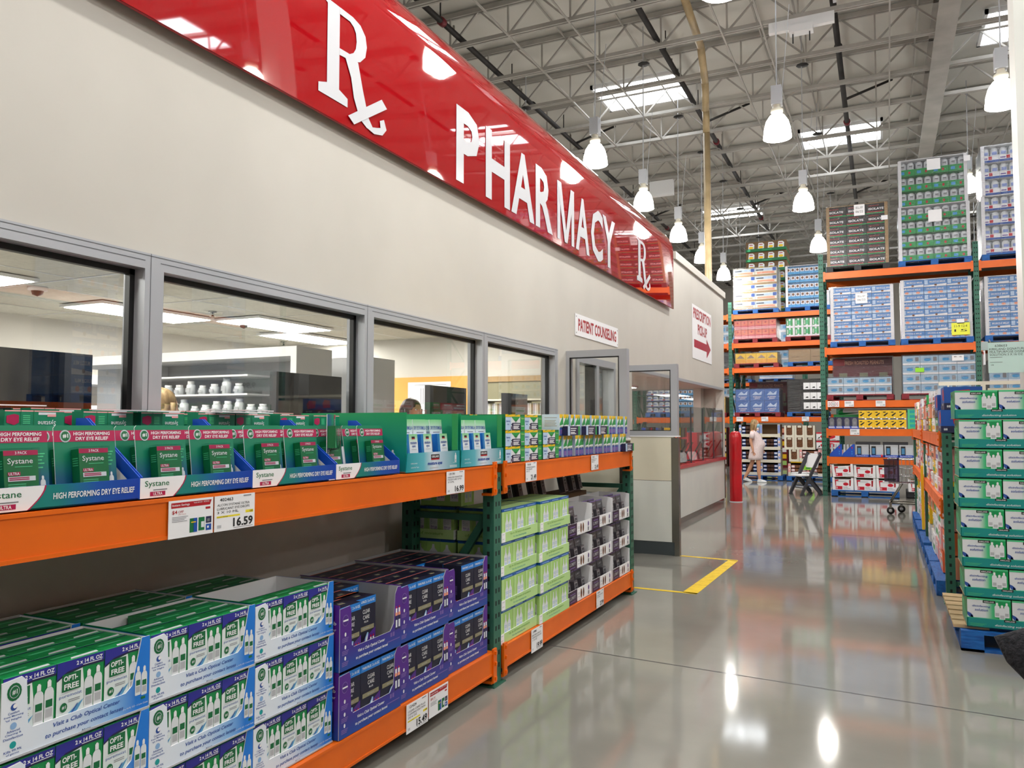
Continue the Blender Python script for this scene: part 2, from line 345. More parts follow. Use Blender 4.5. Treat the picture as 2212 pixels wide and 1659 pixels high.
# sprinkler heads and camera dome on the pharmacy ceiling
for i, (px, py, lab) in enumerate(((-6.25, 6.0, 'small pendent sprinkler head on the pharmacy ceiling beside the middle light'), (-7.6, 8.6, 'small pendent sprinkler head right of the far pharmacy ceiling light'))):
    mb = MB(); mb.lathe((0,0,0), [(.0,0),(.045,0),(.04,-.015),(.012,-.02),(.012,-.05),(.03,-.055),(.0,-.06)], 'steel', 10); tag(mb.build('ceiling_sprinkler', loc=(px, py, 2.75)), lab, 'sprinkler')
for px, py, lab in ((-6.55, 6.75, 'small black camera dome on the pharmacy ceiling over the bottle shelves'), (-6.5, 4.3, 'small black camera dome beside the first mullion, inside the pharmacy')):
    mb = MB(); mb.lathe((0,0,0), [(0,0),(.08,0),(.075,-.03),(.05,-.035)], 'white', 12); mb.lathe((0,0,-.03), [(.05,0),(.04,-.035),(0,-.05)], 'black', 12)
    tag(mb.build('camera_dome', loc=(px, py, 2.75)), lab, 'security camera')
# windows: aluminium frames with black gaskets
def window(n, y0, y1, z0=1.2, z1=2.33, first=False):
    t = empty('window_%d' % n, (WX, (y0+y1)/2, z0)); t['kind'] = 'structure'; h = (y1-y0)/2; H = z1-z0
    mb = MB()
    for a, b_, c, d in ((-h, h, H-.07, H), (-h, h, 0, .07), (h-.08, h, .07, H-.07), (-h, -h+.02, .07, H-.07)):
        mb.box(-.1, .035, a, b_, c, d, 'alu')
    f = FR(mb, .035, 0, 0, .001); f.rect(-h, H-.036, h-.08, H-.033, 'alu_line'); f.rect(h-.052, 0, h-.049, H, 'alu_line'); f.rect(-h, H-.012, h, H-.009, 'alu_line')
    mb.build('window_frame', t)
    mb = MB(); mb.box(-.06, -.03, h-.105, h-.08, .07, H-.07, 'black'); mb.box(-.06, -.03, -h+.02, h-.08, H-.095, H-.07, 'black'); mb.box(-.06, -.03, -h+.02, -h+.03, .07, H-.07, 'black'); mb.build('gasket', t)
    mb = MB(); mb.box(-.05, -.045, -h+.02, h-.1, .06, H-.08, 'glass'); mb.build('pane', t)
for n, (a, b_) in enumerate(((-.9, .85), (.85, 2.49), (2.49, 4.11), (4.11, 5.71), (5.71, 7.27))): window(n+1, a, b_)
# counselling window (sliding) between the two booths
t = empty('window_6', (WX, 8.53, 1.15)); t['kind'] = 'structure'
mb = MB()
for a, b_, c, d in ((-.67, .67, 1.1, 1.18), (-.67, .67, 0, .07), (-.67, -.6, .07, 1.1), (.6, .67, .07, 1.1), (-.04, .05, .07, 1.1)): mb.box(-.12, .02, a, b_, c, d, 'alu')
mb.box(-.1, 0, -.1, -.05, .07, 1.1, 'black'); mb.build('window_frame', t)
mb = MB(); mb.box(-.06, -.055, -.6, .6, .07, 1.1, 'glass'); mb.build('pane', t)
mb = MB(); mb.box(-.02, .0, -.02, .01, .5, .66, 'black'); mb.build('handle', t)
t = empty('window_7', (-4.92, 16.5, 1.4)); t['kind'] = 'structure'
mb = MB(); mb.box(0, 1.35, -.01, .0, -.02, 0, 'alu'); mb.box(0, 1.35, -.01, .0, .92, .94, 'alu'); mb.box(1.35, 1.37, -.01, .0, -.02, .94, 'alu'); mb.build('window_frame', t)
mb = MB(); mb.box(0, 1.35, .05, .055, 0, .92, 'glass'); mb.build('pane', t)
for y_, lb in ((11.3, 'added white ceiling light in the soffit above the booth end of the counter'), (14.2, 'added white ceiling light in the soffit above the middle of the counter')):
    t = thing('ceiling_light', lb, 'ceiling light', (-4.6, y_, 2.328)); mb = MB(); mb.box(-.33, .33, -.63, .63, -.03, 0, 'white'); mb.build('frame', t); mb = MB(); mb.box(-.3, .3, -.6, .6, -.036, -.03, 'panel_glow'); mb.build('diffuser', t)  # soffit lights added to brighten the counter recess
# ------------------------------------------------------------------ banner
BX = -2.88
def banner():
    t = thing('pharmacy_banner', 'long glossy red banner with rounded top reading PHARMACY between two Rx symbols', 'sign', (BX, 6, 3.37))
    mb = MB(); prof = [(0, 0), (0, .88)]
    for i in range(1, 9): a = i*math.pi/16; prof.append((-.42+.42*math.cos(a), .88+.42*math.sin(a)))
    y0, y1 = -7.5, 6.0
    nseg = 40; vs = []; fs = []
    for k in range(nseg+1):
        y = y0+(y1-y0)*k/nseg
        for (x, z) in prof: vs.append((x, y, z))
    n = len(prof)
    for k in range(nseg):
        for i in range(n-1): fs.append((k*n+i, (k+1)*n+i, (k+1)*n+i+1, k*n+i+1))
    mb.add(vs, fs, 'banner_red', True)
    mb.add([(x-.02 if i < 2 else x-.012, y1, z-(.0 if i < 2 else .015)) for i, (x, z) in enumerate(prof)]+[(x, y1, z) for x, z in prof], [(n+i, i, i+1, n+i+1) for i in range(n-1)], 'banner_red')
    mb.box(-.02, -.004, y0, y1, 0, .88, 'deepred')
    mb.build('panel', t)
    # letters, cut vinyl, one part each
    def L(ch, y0, y1, z0=.06, z1=.645):
        mb = MB(); f = FR(mb, 0, 0, 0, .002); f.text(ch, y0-6, z0, z1-z0, 'banner_white', y1-y0, 2, bold=.026) if ch != 'M' else [f.poly([(y0-6+(y1-y0)*a, z0+(z1-z0)*b) for a, b in pp], 'banner_white', 2+.5*q) for q, pp in enumerate(([(0,0),(.17,0),(.17,1),(0,1)], [(.83,0),(1,0),(1,1),(.83,1)], [(0,1),(.22,1),(.58,.0),(.42,.0)], [(.78,1),(1,1),(.58,0),(.42,0)]))]; mb.build('letter', t)
    for ch, a, b_ in (('P', 5.12, 5.50), ('H', 5.61, 6.07), ('A', 6.1, 6.60), ('R', 6.63, 7.05), ('M', 7.17, 7.64), ('A', 7.69, 8.12), ('C', 8.17, 8.58), ('Y', 8.57, 9.04)): L(ch, a, b_)
    def Rx(y, z, s):
        """outline drawn by hand: serif R whose leg ends in a crossed x"""
        mb = MB(); f = FR(mb, 0, y-6, z, .002)
        def P(pts, m='banner_white', l=2): f.poly([(a*s*1.3, (b if b > 0 else b*.72)*s) for a, b in pts], m, l)
        P([(0,1),(.10,.955),(.10,.135),(0,.09),(0,.0),(.36,.0),(.36,.09),(.25,.135),(.25,.955),(.25,1)])
        # bowl as a ring of quads
        ob = [(.25,1),(.42,1),(.52,.97),(.59,.89),(.61,.78),(.59,.66),(.52,.57),(.42,.52),(.25,.50)]
        ib = [(.25,.93),(.38,.93),(.43,.90),(.46,.85),(.47,.76),(.46,.68),(.43,.62),(.38,.58),(.25,.57)]
        for i in range(len(ob)-1): P([ob[i], ib[i], ib[i+1], ob[i+1]], l=2.4)
        P([(.32,.52),(.49,.55),(.56,.28),(.64,.02),(.70,-.08),(.62,-.14),(.52,-.06),(.44,.14),(.40,.34)], l=3)
        P([(.62,-.14),(.70,-.08),(.76,-.05),(.81,-.02),(.80,.06),(.86,.10),(.90,.0),(.84,-.12),(.72,-.17)], l=4)
        P([(.36,-.12),(.44,-.2),(.90,.24),(.82,.31)], l=5)
        mb.build('letter', t)
    Rx(3.51, .115, .58); Rx(9.97, .115, .56)
banner()
mb = MB()
# small red pegs/screws and the strip of shade come from real light; the hanger stubs are geometry
for y in range(-6, 12, 2): mb.box(WX, BX-.02, y, y+.06, 3.5, 3.54, 'alu')
tag(mb.build('mounting_bracket'), 'short standoff brackets behind the long red banner', 'bracket')
# ------------------------------------------------------------------ wall signs
def sign_pc():
    mb = MB(); mb.box(0, .006, 0, 1.5, 0, .235, 'paper'); f = FR(mb, .006, 0, 0)
    f.text('PATIENT COUNSELING', .09, .055, .135, 'sign_red', 1.33, 2, bold=.03)
    for y in (.03, 1.47):
        for z in (.03, .205): f.ell(y, z, .008, .008, 'black', 2)
    return mb
tag(sign_pc().build('wall_sign', loc=(WX+.002, 7.84, 2.535)), 'white wall sign reading PATIENT COUNSELING in red above the glass booth', 'sign')
mb = MB(); mb.box(0, .006, 0, 1.68, 0, .95, 'paper'); f = FR(mb, .006, 0, 0)
f.text('PRESCRIPTION', .08, .71, .19, 'sign_red', 1.52, 2, bold=.03); f.text('PICK-UP', .84, .45, .19, 'sign_red', .80, 2, 'C', bold=.03)
f.poly([(.12, .2), (1.2, .2), (1.2, .08), (1.58, .27), (1.2, .44), (1.2, .34), (.12, .34)], 'sign_arrow', 2)
tag(mb.build('wall_sign', loc=(WX+.002, 13.6, 2.74)), 'white wall sign reading PRESCRIPTION PICK-UP with a red arrow pointing right', 'sign')
# ------------------------------------------------------------------ booths
def booth(y, x1, lab, ztop, panel):
    t = thing('booth_screen', lab, 'partition', (WX, y, 0)); wd = x1-WX
    mb = MB(); mb.box(0, wd-.06, 0, .07, .9, 1.43, 'laminate_cream'); mb.box(0, wd-.06, 0, .07, .16, .895, 'laminate_white'); mb.build('panel', t)
    mb = MB(); mb.box(0, wd-.06, .006, .064, 0, .16, 'toe'); mb.build('plinth', t)
    mb = MB(); mb.box(wd-.06, wd, -.006, .076, 0, 1.42, 'steel'); mb.box(wd-.09, wd-.06, -.004, -.001, .16, 1.42, 'steel'); mb.build('end_post', t)
    mb = MB(); mb.box(0, wd+.005, -.01, .08, 1.43, 1.445, 'white'); mb.build('cap', t)
    z0 = 1.445
    mb = MB(); b0 = wd-.07
    for a, b_, c, d in ((0, wd-.01, ztop-.07, ztop), (0, wd-.01, z0, z0+.06), (b0-.02, wd-.01, z0+.06, ztop-.07), (0, .04, z0+.06, ztop-.07)): mb.box(a, b_, 0, .09, c, d, 'alu')
    mb.build('frame', t)
    mb = MB(); mb.box(.04, b0-.02, -.002, .02, ztop-.082, ztop-.07, 'black'); mb.box(.04, b0-.02, -.002, .02, z0+.06, z0+.068, 'black'); mb.box(.04, .052, -.002, .02, z0+.06, ztop-.07, 'black'); mb.box(b0-.03, b0-.02, -.002, .02, z0+.06, ztop-.07, 'black'); mb.build('gasket', t)
    mb = MB(); mb.box(.05, b0-.02, .04, .045, z0+.05, ztop-.07, 'glass'); mb.build('pane', t)
booth(7.58, -2.29, 'grey framed glass booth screen right behind the end of the eye drop rack', 2.34, True)
booth(9.5, -2.24, 'grey framed glass booth screen over a cream and white panel with steel end post', 2.32, True)
mb = MB(); f = FT(mb, 0, 0, 0, .0015)
f.poly([(-2.24, 9.50), (-1.56, 9.44), (-1.56, 9.5), (-2.22, 9.56)], 'tape'); f.poly([(-1.66, 9.46), (-1.74, 7.47), (-1.60, 7.44), (-1.55, 9.47)], 'tape'); f.poly([(-2.22, 7.45), (-1.60, 7.43), (-1.6, 7.49), (-2.22, 7.51)], 'tape')
tag(mb.build('floor_tape'), 'yellow tape rectangle stuck to the floor beside the steel-ended booth panel', 'floor marking')
# ------------------------------------------------------------------ pick-up counter
t = thing('service_counter', 'white-fronted prescription counter with red worktop along the pharmacy wall', 'counter', (WX, 12.2, 0))
mb = MB(); mb.box(-.7, .02, 0, 4.22, .1, .88, 'laminate_white'); mb.build('front_panel', t)
mb = MB(); mb.box(-.7, .0, 0, 4.2, 0, .1, 'steel'); mb.build('kick_plate', t)
mb = MB(); mb.box(-.75, .05, -.1, 4.245, .88, .93, 'counter_red'); mb.build('worktop', t)
mb = MB(); mb.box(.02, .035, 4.18, 4.24, .1, .88, 'steel'); mb.box(-.75, .03, -.55, -.1, 0, 1.4, 'counter_red'); mb.build('end_panel', t)
for i in range(4):
    tt = thing('counter_shield', 'clear acrylic sneeze shield on the red counter, %s from the booth' % ORD[i], 'screen', (WX-.02, 12.52+i*.985, .93), 0, 'acrylic shields on the prescription counter')
    mb = MB(); mb.box(0, .008, 0, .96, .04, .95+.01*i, 'acrylic'); mb.build('sheet', tt)
    mb = MB(); mb.box(-.004, .012, 0, .014, .0, .95, 'grey_dark'); mb.box(-.004, .012, .95, .962, 0, .95, 'grey_dark'); mb.build('edge', tt)
    mb = MB()
    for yy in (.15, .8): mb.bar((-.2, yy, .005), (.0, yy, .35), .02, m='chrome'); mb.box(-.22, .03, yy-.03, yy+.03, 0, .01, 'chrome')
    mb.build('foot', tt)
# items behind the shields
def rack_box(lab, loc, cols, w_=.5, d=.3, h=.35, name='brochure_rack', cat='display rack'):
    mb = MB(); mb.box(-w_/2, w_/2, -d/2, d/2, 0, .02, 'black'); k = 0
    for z in (0, h/3, 2*h/3):
        for i in range(5):
            y = -d/2+i*d/5; mb.box(-w_/2+.04, w_/2-.04, y+.005, y+d/5-.01, z+.02, z+h/3-.02, cols[(k) % len(cols)]); k += 1
    for sx in (-1, 1):
        mb.bar((sx*w_/2, -d/2, 0), (sx*w_/2, -d/2, h), .012, m='black'); mb.bar((sx*w_/2, d/2, 0), (sx*w_/2, d/2, h), .012, m='black')
    tag(mb.build(name, loc=loc), lab, cat)
rack_box('black wire rack of small packets behind the first counter shield', (-3.3, 12.95, .93), ['yellow', 'white', 'greenpack', 'orange_pack', 'grey'], .35, .5, .5)
rack_box('black wire rack of yellow and dark packets in the middle of the red counter', (-3.35, 14.0, .93), ['yellow', 'brown', 'gold', 'choc', 'red'], .35, .6, .62)
def terminal(lab, loc, rz):
    t = thing('card_terminal', lab, 'card reader', loc, rz)
    mb = MB(); mb.lathe((0,0,0), [(0,0),(.08,0),(.08,.015),(.02,.02),(.02,.22),(0,.22)], 'black', 12); mb.build('stand', t)
    mb = MB(); mb.ext(Fr(mb, (-.05, -.06, .3), (1,0,0), (0,.5,-.86)), [(0,0),(.1,0),(.1,.2),(0,.2)], .04, 'grey_dark'); f = Fr(mb, (-.05, -.06, .3), (1,0,0), (0,.5,-.86)); f.rect(.015, .02, .085, .09, 'lcd'); mb.build('reader', t)
terminal('small grey card reader on a stem behind the second counter shield', (-3.12, 13.45, .93), HALF)
def monitor(lab, loc, w_, h, rz=HALF):
    t = thing('monitor', lab, 'monitor', loc, rz)
    mb = MB(); mb.box(-w_/2, w_/2, -.03, .02, 0, h, 'monitor', back='grey_dark', top='grey_dark', left='grey_dark', right='grey_dark'); mb.build('screen', t)
    mb = MB(); mb.box(-.03, .03, -.0, .05, -.3, .15, 'grey_dark'); mb.box(-.12, .12, -.1, .12, -.31, -.3, 'grey_dark'); mb.build('stand', t)
monitor('black till monitor seen through the shields on the red counter', (-3.7, 13.6, 1.2), .5, .34)
mb = MB(); mb.box(-.25, .25, -.5, .5, 0, .5, 'bin_red'); mb.box(-.26, .26, -.3, .3, .3, .45, 'white'); tag(mb.build('display_bin', loc=(-3.45, 15.6, .93)), 'bright red display bin at the far end of the counter behind the last shield', 'display bin')  # plain bright red, no emission
mb = MB(); mb.box(0, .03, 0, .2, 0, .62, 'paper'); f = FR(mb, .03, 0, 0); f.rect(.03, .06, .17, .56, 'grey_dark'); f.lines(.05, .15, [.12, .2, .28, .36, .44], .03, 'bottle_white')
tag(mb.build('leaflet_holder', loc=(WX+.03, 11.72, .86)), 'narrow white leaflet holder on the red panel beside the booth screen', 'leaflet holder')
mb = MB(); mb.lathe((0,0,0), [(.05,0),(.05,.25),(.03,.3),(0,.3)], 'bottle_white', 10); tag(mb.build('dispenser_bottle', loc=(-3.1, 12.4, .93)), 'white dispenser bottle at the booth end of the red counter', 'bottle')
# bollard
t = thing('bollard', 'tall red round-topped bollard at the end of the prescription counter', 'bollard', (-2.76, 16.72, 0))
mb = MB(); mb.lathe((0,0,0), [(.125,0),(.125,1.32),(.12,1.37),(.1,1.42),(.07,1.445),(0,1.455)], 'bollard_red', 24); mb.build('sleeve', t)
mb = MB(); mb.lathe((0,0,0), [(.14,0),(.14,.012),(.12,.014)], 'grey_light', 24); mb.build('base_ring', t)
# tan pole rising behind the wall and bending over at the top
mb = MB(); mb.tube([(-3.3, 16.9, 0), (-3.3, 16.9, 7.9), (-3.27, 16.7, 8.3), (-3.2, 16.3, 8.75), (-3.1, 15.4, 9.1), (-3.05, 13.5, 9.3), (-3.0, 12.0, 9.45)], .15, 'pole_tan', 12); tag(mb.build('bent_pipe'), 'tall tan pipe rising behind the pharmacy wall and bending over below the roof', 'pipe')
# ------------------------------------------------------------------ inside the pharmacy
def bottle_kind(h, r, col, cap):
    mb = MB(); mb.lathe((0,0,0), [(0,0),(r,0),(r,h*.7),(r*.75,h*.78),(r*.7,h*.8)], col, 10); mb.lathe((0,0,h*.8), [(r*.78,0),(r*.78,h*.2),(0,h*.2)], cap, 10)
    f = Fr(mb, (-r*.6, -r-.001, h*.2), (1,0,0), (0,0,1)); f.rect(0, 0, r*1.2, h*.3, 'grey_light' if col != 'bottle_white' else 'grey_light')
    return mb.build('pill_bottle')
shelves = thing('shelf_unit', 'white pharmacy shelf unit with overhanging top seen through the second pane', 'shelving', (-5.9, 5.0, 0))
mb = MB(); mb.box(-1.25, 1.66, -.05, .4, 2.13, 2.21, 'white'); mb.build('top', shelves)
mb = MB(); mb.box(1.6, 1.66, -.05, .4, 0, 2.13, 'white'); mb.box(-.3, -.26, 0, .4, 0, 2.13, 'white'); mb.build('end_panel', shelves)
mb = MB(); mb.box(-1.25, 1.6, .38, .4, 0, 2.13, 'grey_light'); mb.build('back_panel', shelves)
for z in (1.2, 1.5, 1.66, 1.84, 2.0): mb = MB(); mb.box(-1.2 if z < 1.8 else -.26, 1.1 if z != 1.66 else 1.55, .0, .38, z-.015, z, 'white'); mb.build('shelf', shelves)
proto = {}
rr = random.Random(3); nb = 0
for z, xs in ((1.84, [-5.95+.14*i for i in range(8)]), (1.66, [-6.0+.13*i for i in range(13)])):
    for i, x in enumerate(xs):
        k = rr.choice([(.10, .035, 'bottle_white', 'white'), (.12, .04, 'bottle_white', 'white'), (.08, .035, 'bottle_white', 'white'), (.14, .04, 'bottle_white', 'bottle_grey'), (.15, .045, 'yellow', 'orange_pack') if i == 3 else (.09, .04, 'bottle_white', 'white')])
        if k not in proto: proto[k] = bottle_kind(*k); o = proto[k]
        else: o = proto[k].copy(); COL.objects.link(o)
        o.location = (x, 5.08, z); sh = 'upper' if z > 1.8 else 'lower'
        tag(o, '%s on the %s pharmacy shelf, number %d from the left end' % ('amber pill bottle' if k[2] == 'yellow' else 'small white pill bottle', sh, i+1) if False else '%s pill bottle standing %s from the left on the %s shelf behind the glass' % ('amber' if k[2] == 'yellow' else 'white', ORD[i] if i < 12 else 'last', sh), 'bottle', 'pill bottles on the pharmacy shelves')
for i, (x, y, z, a, b_, h, c, lab) in enumerate(((-6.75, 4.95, 1.5, .2, .15, .22, 'paper', 'white carton with dark squares on the shelf beside the blond person'), (-6.5, 4.95, 1.5, .14, .1, .13, 'paper', 'smaller white carton right of the tall one on the left pharmacy shelf'),
        (-6.35, 4.95, 1.2, .22, .15, .16, 'blue', 'blue plastic bin on the lower left pharmacy shelf'), (-4.5, 4.95, 1.66, .1, .1, .17, 'paper', 'tall white jug with blue label at the right end of the lower shelf'))):
    mb = MB(); mb.box(-a/2, a/2, -b_/2, b_/2, 0, h, c); f = FF(mb, -a/2, -b_/2, 0); f.rect(a*.2, h*.6, a*.4, h*.75, 'navy' if c == 'paper' else 'blue_light'); f.rect(a*.6, h*.3, a*.75, h*.45, 'navy' if c == 'paper' else 'blue_light')
    tag(mb.build('carton', loc=(x, y+.12, z)), lab, 'box')
def cabinet(lab, loc, w_, d, h, shelf=0, rz=0):
    t = thing('cabinet', lab, 'cabinet', loc, rz)
    mb = MB(); mb.box(0, w_, 0, d, 0, h, 'white'); mb.build('carcass', t)
    return t
t = thing('shelf_unit', 'long white wall shelving behind the left monitor', 'shelving', (-8.28, 2.0, 0))
mb = MB(); mb.box(0, .5, 0, 6.9, 2.02, 2.12, 'white'); mb.build('top', t)
for z in (1.0, 1.4, 1.75): mb = MB(); mb.box(0, .4, 0, 6.9, z, z+.04, 'white'); mb.build('shelf', t)
mb = MB(); [mb.box(0, .4, y, y+.03, 0, 2.02, 'white') for y in (0, 1.7, 3.4, 5.1, 6.87)]; mb.build('end_panel', t)
cabinet('tall white cabinet end standing in front of the cork board', (-4.7, 5.92, 0), .45, .45, 2.2)
# cork board with a floor plan
t = thing('cork_board', 'orange cork board on the far pharmacy wall', 'notice board', (-6.08, 9.05, 1.2))
mb = MB(); mb.box(0, 1.2, -.02, 0, 0, 1.02, mat('cork', 'DCA050', .8)); mb.build('board', t)
mb = MB(); mb.box(0, .66, -.006, 0, 0, .8, 'paper'); f = FF(mb, 0, -.006, 0)
for i in range(12): f.rect(.2+i*.035, .5, .212+i*.035, .72, 'text_grey')
for i in range(8): f.rect(.14, .1+i*.045, .3, .108+i*.045, 'text_grey'); f.rect(.34, .12+i*.04, .58, .126+i*.04, 'text_grey')
f.rect(.03, .3, .06, .36, 'red'); f.rect(.1, .05, .62, .055, 'text_black'); f.rect(.1, .76, .6, .765, 'text_black')
tag(mb.build('floor_plan', loc=(-5.8, 9.025, 1.35)), 'white floor plan drawing pinned to the cork board', 'poster')
# door opening with tan frame, filing shelves behind
t = empty('door_1', (-4.9, 9.06, 0)); t['kind'] = 'structure'
mb = MB(); mb.box(0, .07, -.03, .0, 0, 2.2, 'kraft'); mb.box(1.3, 1.37, -.03, .0, 0, 2.2, 'kraft'); mb.box(0, 1.37, -.03, .0, 2.13, 2.2, 'kraft'); mb.build('door_frame', t)
mb = MB(); mb.box(.07, 1.3, -.005, .0, 0, 2.13, 'gold'); mb.build('door_panel', t)
t = thing('file_shelf', 'beige shelf of packed files seen through the fourth pane', 'shelving', (-4.35, 8.3, 0))
mb = MB(); mb.box(0, 1.0, 0, .4, 0, .03, 'cream'); [mb.box(0, 1.0, 0, .4, z, z+.02, 'cream') for z in (.6, 1.0, 1.3, 1.5, 1.68, 1.86)]; mb.box(0, .02, 0, .4, 0, 1.88, 'cream'); mb.box(.5, .52, 0, .4, 0, 1.88, 'cream'); mb.box(.98, 1, 0, .4, 0, 1.88, 'cream'); mb.build('frame', t)
mb = MB()
for z in (1.32, 1.52, 1.70):
    for i in range(44): mb.box(.03+i*.022, .049+i*.022, .05, .35, z, z+.13, ['cream', 'gold', 'grey_light', 'paper'][i % 4]) if not (i == 21 or i == 22) else None
o = mb.build('files', t)
o['kind'] = 'stuff'
# monitors along the counter inside the windows
mb = MB(); mb.box(-3.7, WX-.16, -.9, 9.0, 1.05, 1.1, 'laminate_white'); mb.box(-3.6, -3.55, -.9, 9.0, 0, 1.05, 'laminate_white'); tag(mb.build('work_counter'), 'white work counter running inside the pharmacy windows under the monitors', 'counter')
monitor('large black monitor behind the leftmost glass pane', (-3.27, 2.0, 1.42), .82, .47)
monitor('black monitor at the right end of the second pane', (-3.27, 3.92, 1.42), .62, .47)
monitor('black monitor in the third pane beside the brown haired person', (-3.27, 5.66, 1.42), .6, .47)
monitor('small black monitor in the fourth pane', (-3.27, 7.0, 1.42), .5, .46)
# ================================================================== ROOF STEEL, LAMPS, SKYLIGHTS
ZB, ZT = 8.82, 9.42
def joist():
    mb = MB()
    for z, hh in ((ZB, .07), (ZT, .09)):
        mb.box(-13.8, 13.8, -.055, -.012, z, z+hh, 'truss'); mb.box(-13.8, 13.8, .012, .055, z, z+hh, 'truss')
    x = -13.6
    while x < 13:
        mb.bar((x, 0, ZB+.03), (x+.62, 0, ZT+.04), .032, m='truss', cap=False); mb.bar((x+1.24, 0, ZB+.03), (x+.62, 0, ZT+.04), .032, m='truss', cap=False); mb.bar((x, 0, ZB+.03), (x, 0, ZT+.04), .03, m='truss', cap=False)
        x += 1.24
    return tag(mb.build('roof_joist'), 'pale open web steel joist carrying the warehouse roof', 'roof joist', 'roof joists')
J = Kind(joist)
y = -6.52
while y < 43: J.put((0, y, 0)); y += 1.62
G = mb = MB(); mb.box(-.17, .17, -8, 43.8, 0, .04, 'truss'); mb.box(-.06, .06, -8, 43.8, .04, .7, 'truss'); mb.box(-.17, .17, -8, 43.8, .7, .74, 'truss')
tag(mb.build('roof_girder', loc=(1.2, 0, 8.72)), 'deep pale girder running down the aisle above the tall racks', 'girder')
for x, lab in ((-7.2, 'black sprinkler main nearest the top edge of the red banner'), (-3.78, 'black sprinkler main passing the skylight over the pharmacy roof'), (-.62, 'black sprinkler main above the middle of the aisle'), (3.4, 'black sprinkler main right of the girder')):
    mb = MB(); mb.bar((0, 0, 0), (0, 38, 0), .11, m='pipe_black', n=10)
    for k in range(9): mb.bar((0, 3+4.2*k, 0), (0, 3.12+4.2*k, 0), .16, m='maroon' if k % 2 else 'pipe_black', n=10)
    for k in range(12): mb.bar((0, 1+3.1*k, .0), (0, 1+3.1*k, .5), .02, m='pipe_black'); mb.bar((0, 1.5+3.1*k, .0), (0, 1.5+3.1*k, .14), .03, m='steel')
    mb.bar((0, 14.2, 0), (1.0, 14.6, .45), .06, m='pipe_black', n=8); mb.bar((0, 22.2, 0), (1.0, 22.6, .45), .06, m='pipe_black', n=8)
    tag(mb.build('sprinkler_main', loc=(x, 5, 9.02)), lab, 'pipe')
mb = MB()
for x in (-9.5, -6.2, -5.0, -2.6, -1.9, 0.2, 2.8): mb.bar((x, 2, ZB), (x+.25, 43, ZB), .03, m='truss'); mb.bar((x+.5, 2, ZT), (x+.7, 43, ZT), .03, m='truss')
tag(mb.build('bridging_rods'), 'thin pale bridging rods tying the roof joists together', 'brace')
# skylights
for x, y, lab in ((-5.0, 17.9, 'bright skylight above the pharmacy wall, nearest in view'), (-.85, 22.9, 'bright skylight above the middle of the aisle'), (-4.85, 29.6, 'bright skylight behind the tan pipe'), (3.0, 17.9, 'bright skylight at the upper right beyond the girder'),
        (7.2, 11.2, 'skylight to the right of the aisle mirrored in the banner'), (-.85, 11.2, 'added skylight overhead in front of the visible ones'), (-.85, 0, 'added skylight above the entrance end of the aisle'), (3.0, 6, 'added skylight above the right hand racks'), (7.2, 0, 'added skylight far right behind the viewer'), (3.0, 29.6, 'added skylight beyond the tall racks'), (-.85, 34.4, 'added skylight at the far end of the hall'), (-9.1, 23, 'added skylight over the far left of the hall'), (3.0, -5, 'added skylight behind the viewer')):  # apart from the mirrored one, unseen skylights added for general lighting
    t = thing('skylight', lab, 'skylight', (x, y, 9.52), 0, 'skylights')
    mb = MB(); mb.box(-.98, .98, -.7, .7, 0, .02, 'sky_glow'); mb.build('dome', t)
    mb = MB(); [mb.box(a, b_, c, d, -.06, .02, 'white') for a, b_, c, d in ((-1.04, -.98, -.76, .76), (.98, 1.04, -.76, .76), (-1.04, 1.04, -.76, -.7), (-1.04, 1.04, .7, .76))]; mb.build('curb', t)
# pendant lamps
PL = bpy.data.lights.new('bulb', 'POINT'); PL.energy = LAMP_W; PL.shadow_soft_size = .1; PL.color = (1, .98, .94)
def pendant():
    t = thing('pendant_lamp', '', 'pendant lamp', (0, 0, 0))
    mb = MB(); mb.lathe((0,0,0), [(.205,0),(.2,.04),(.19,.14),(.16,.25),(.11,.33),(.06,.37)], 'lamp_glow', 20); mb.lathe((0,0,0), [(.20,.0),(.192,.04),(.18,.14),(.15,.25),(.1,.32),(.05,.36)], 'lamp_glow', 20); mb.build('shade', t)
    mb = MB(); mb.lathe((0,0,.36), [(.06,0),(.09,.03),(.09,.07),(.05,.1),(.05,.14)], 'cream', 12); mb.build('socket', t)
    mb = MB(); mb.box(-.075, .075, -.075, .075, .5, .78, 'grey_light'); mb.build('ballast_box', t)
    mb = MB(); mb.bar((.0, 0, .78), (.02, 0, 3.7), .016, m='grey_light'); mb.bar((.06, 0, .5), (.2, 0, 2.0), .008, m='grey_light'); mb.lathe((0.03,0,2.9), [(.0,0),(.12,.02),(.12,.03),(0,.05)], 'black', 8); mb.build('cord', t)
    l = bpy.data.objects.new('bulb_light', PL); COL.objects.link(l); l.parent = t; l.location = (0, 0, -.02)
    return t
PK = Kind(pendant)
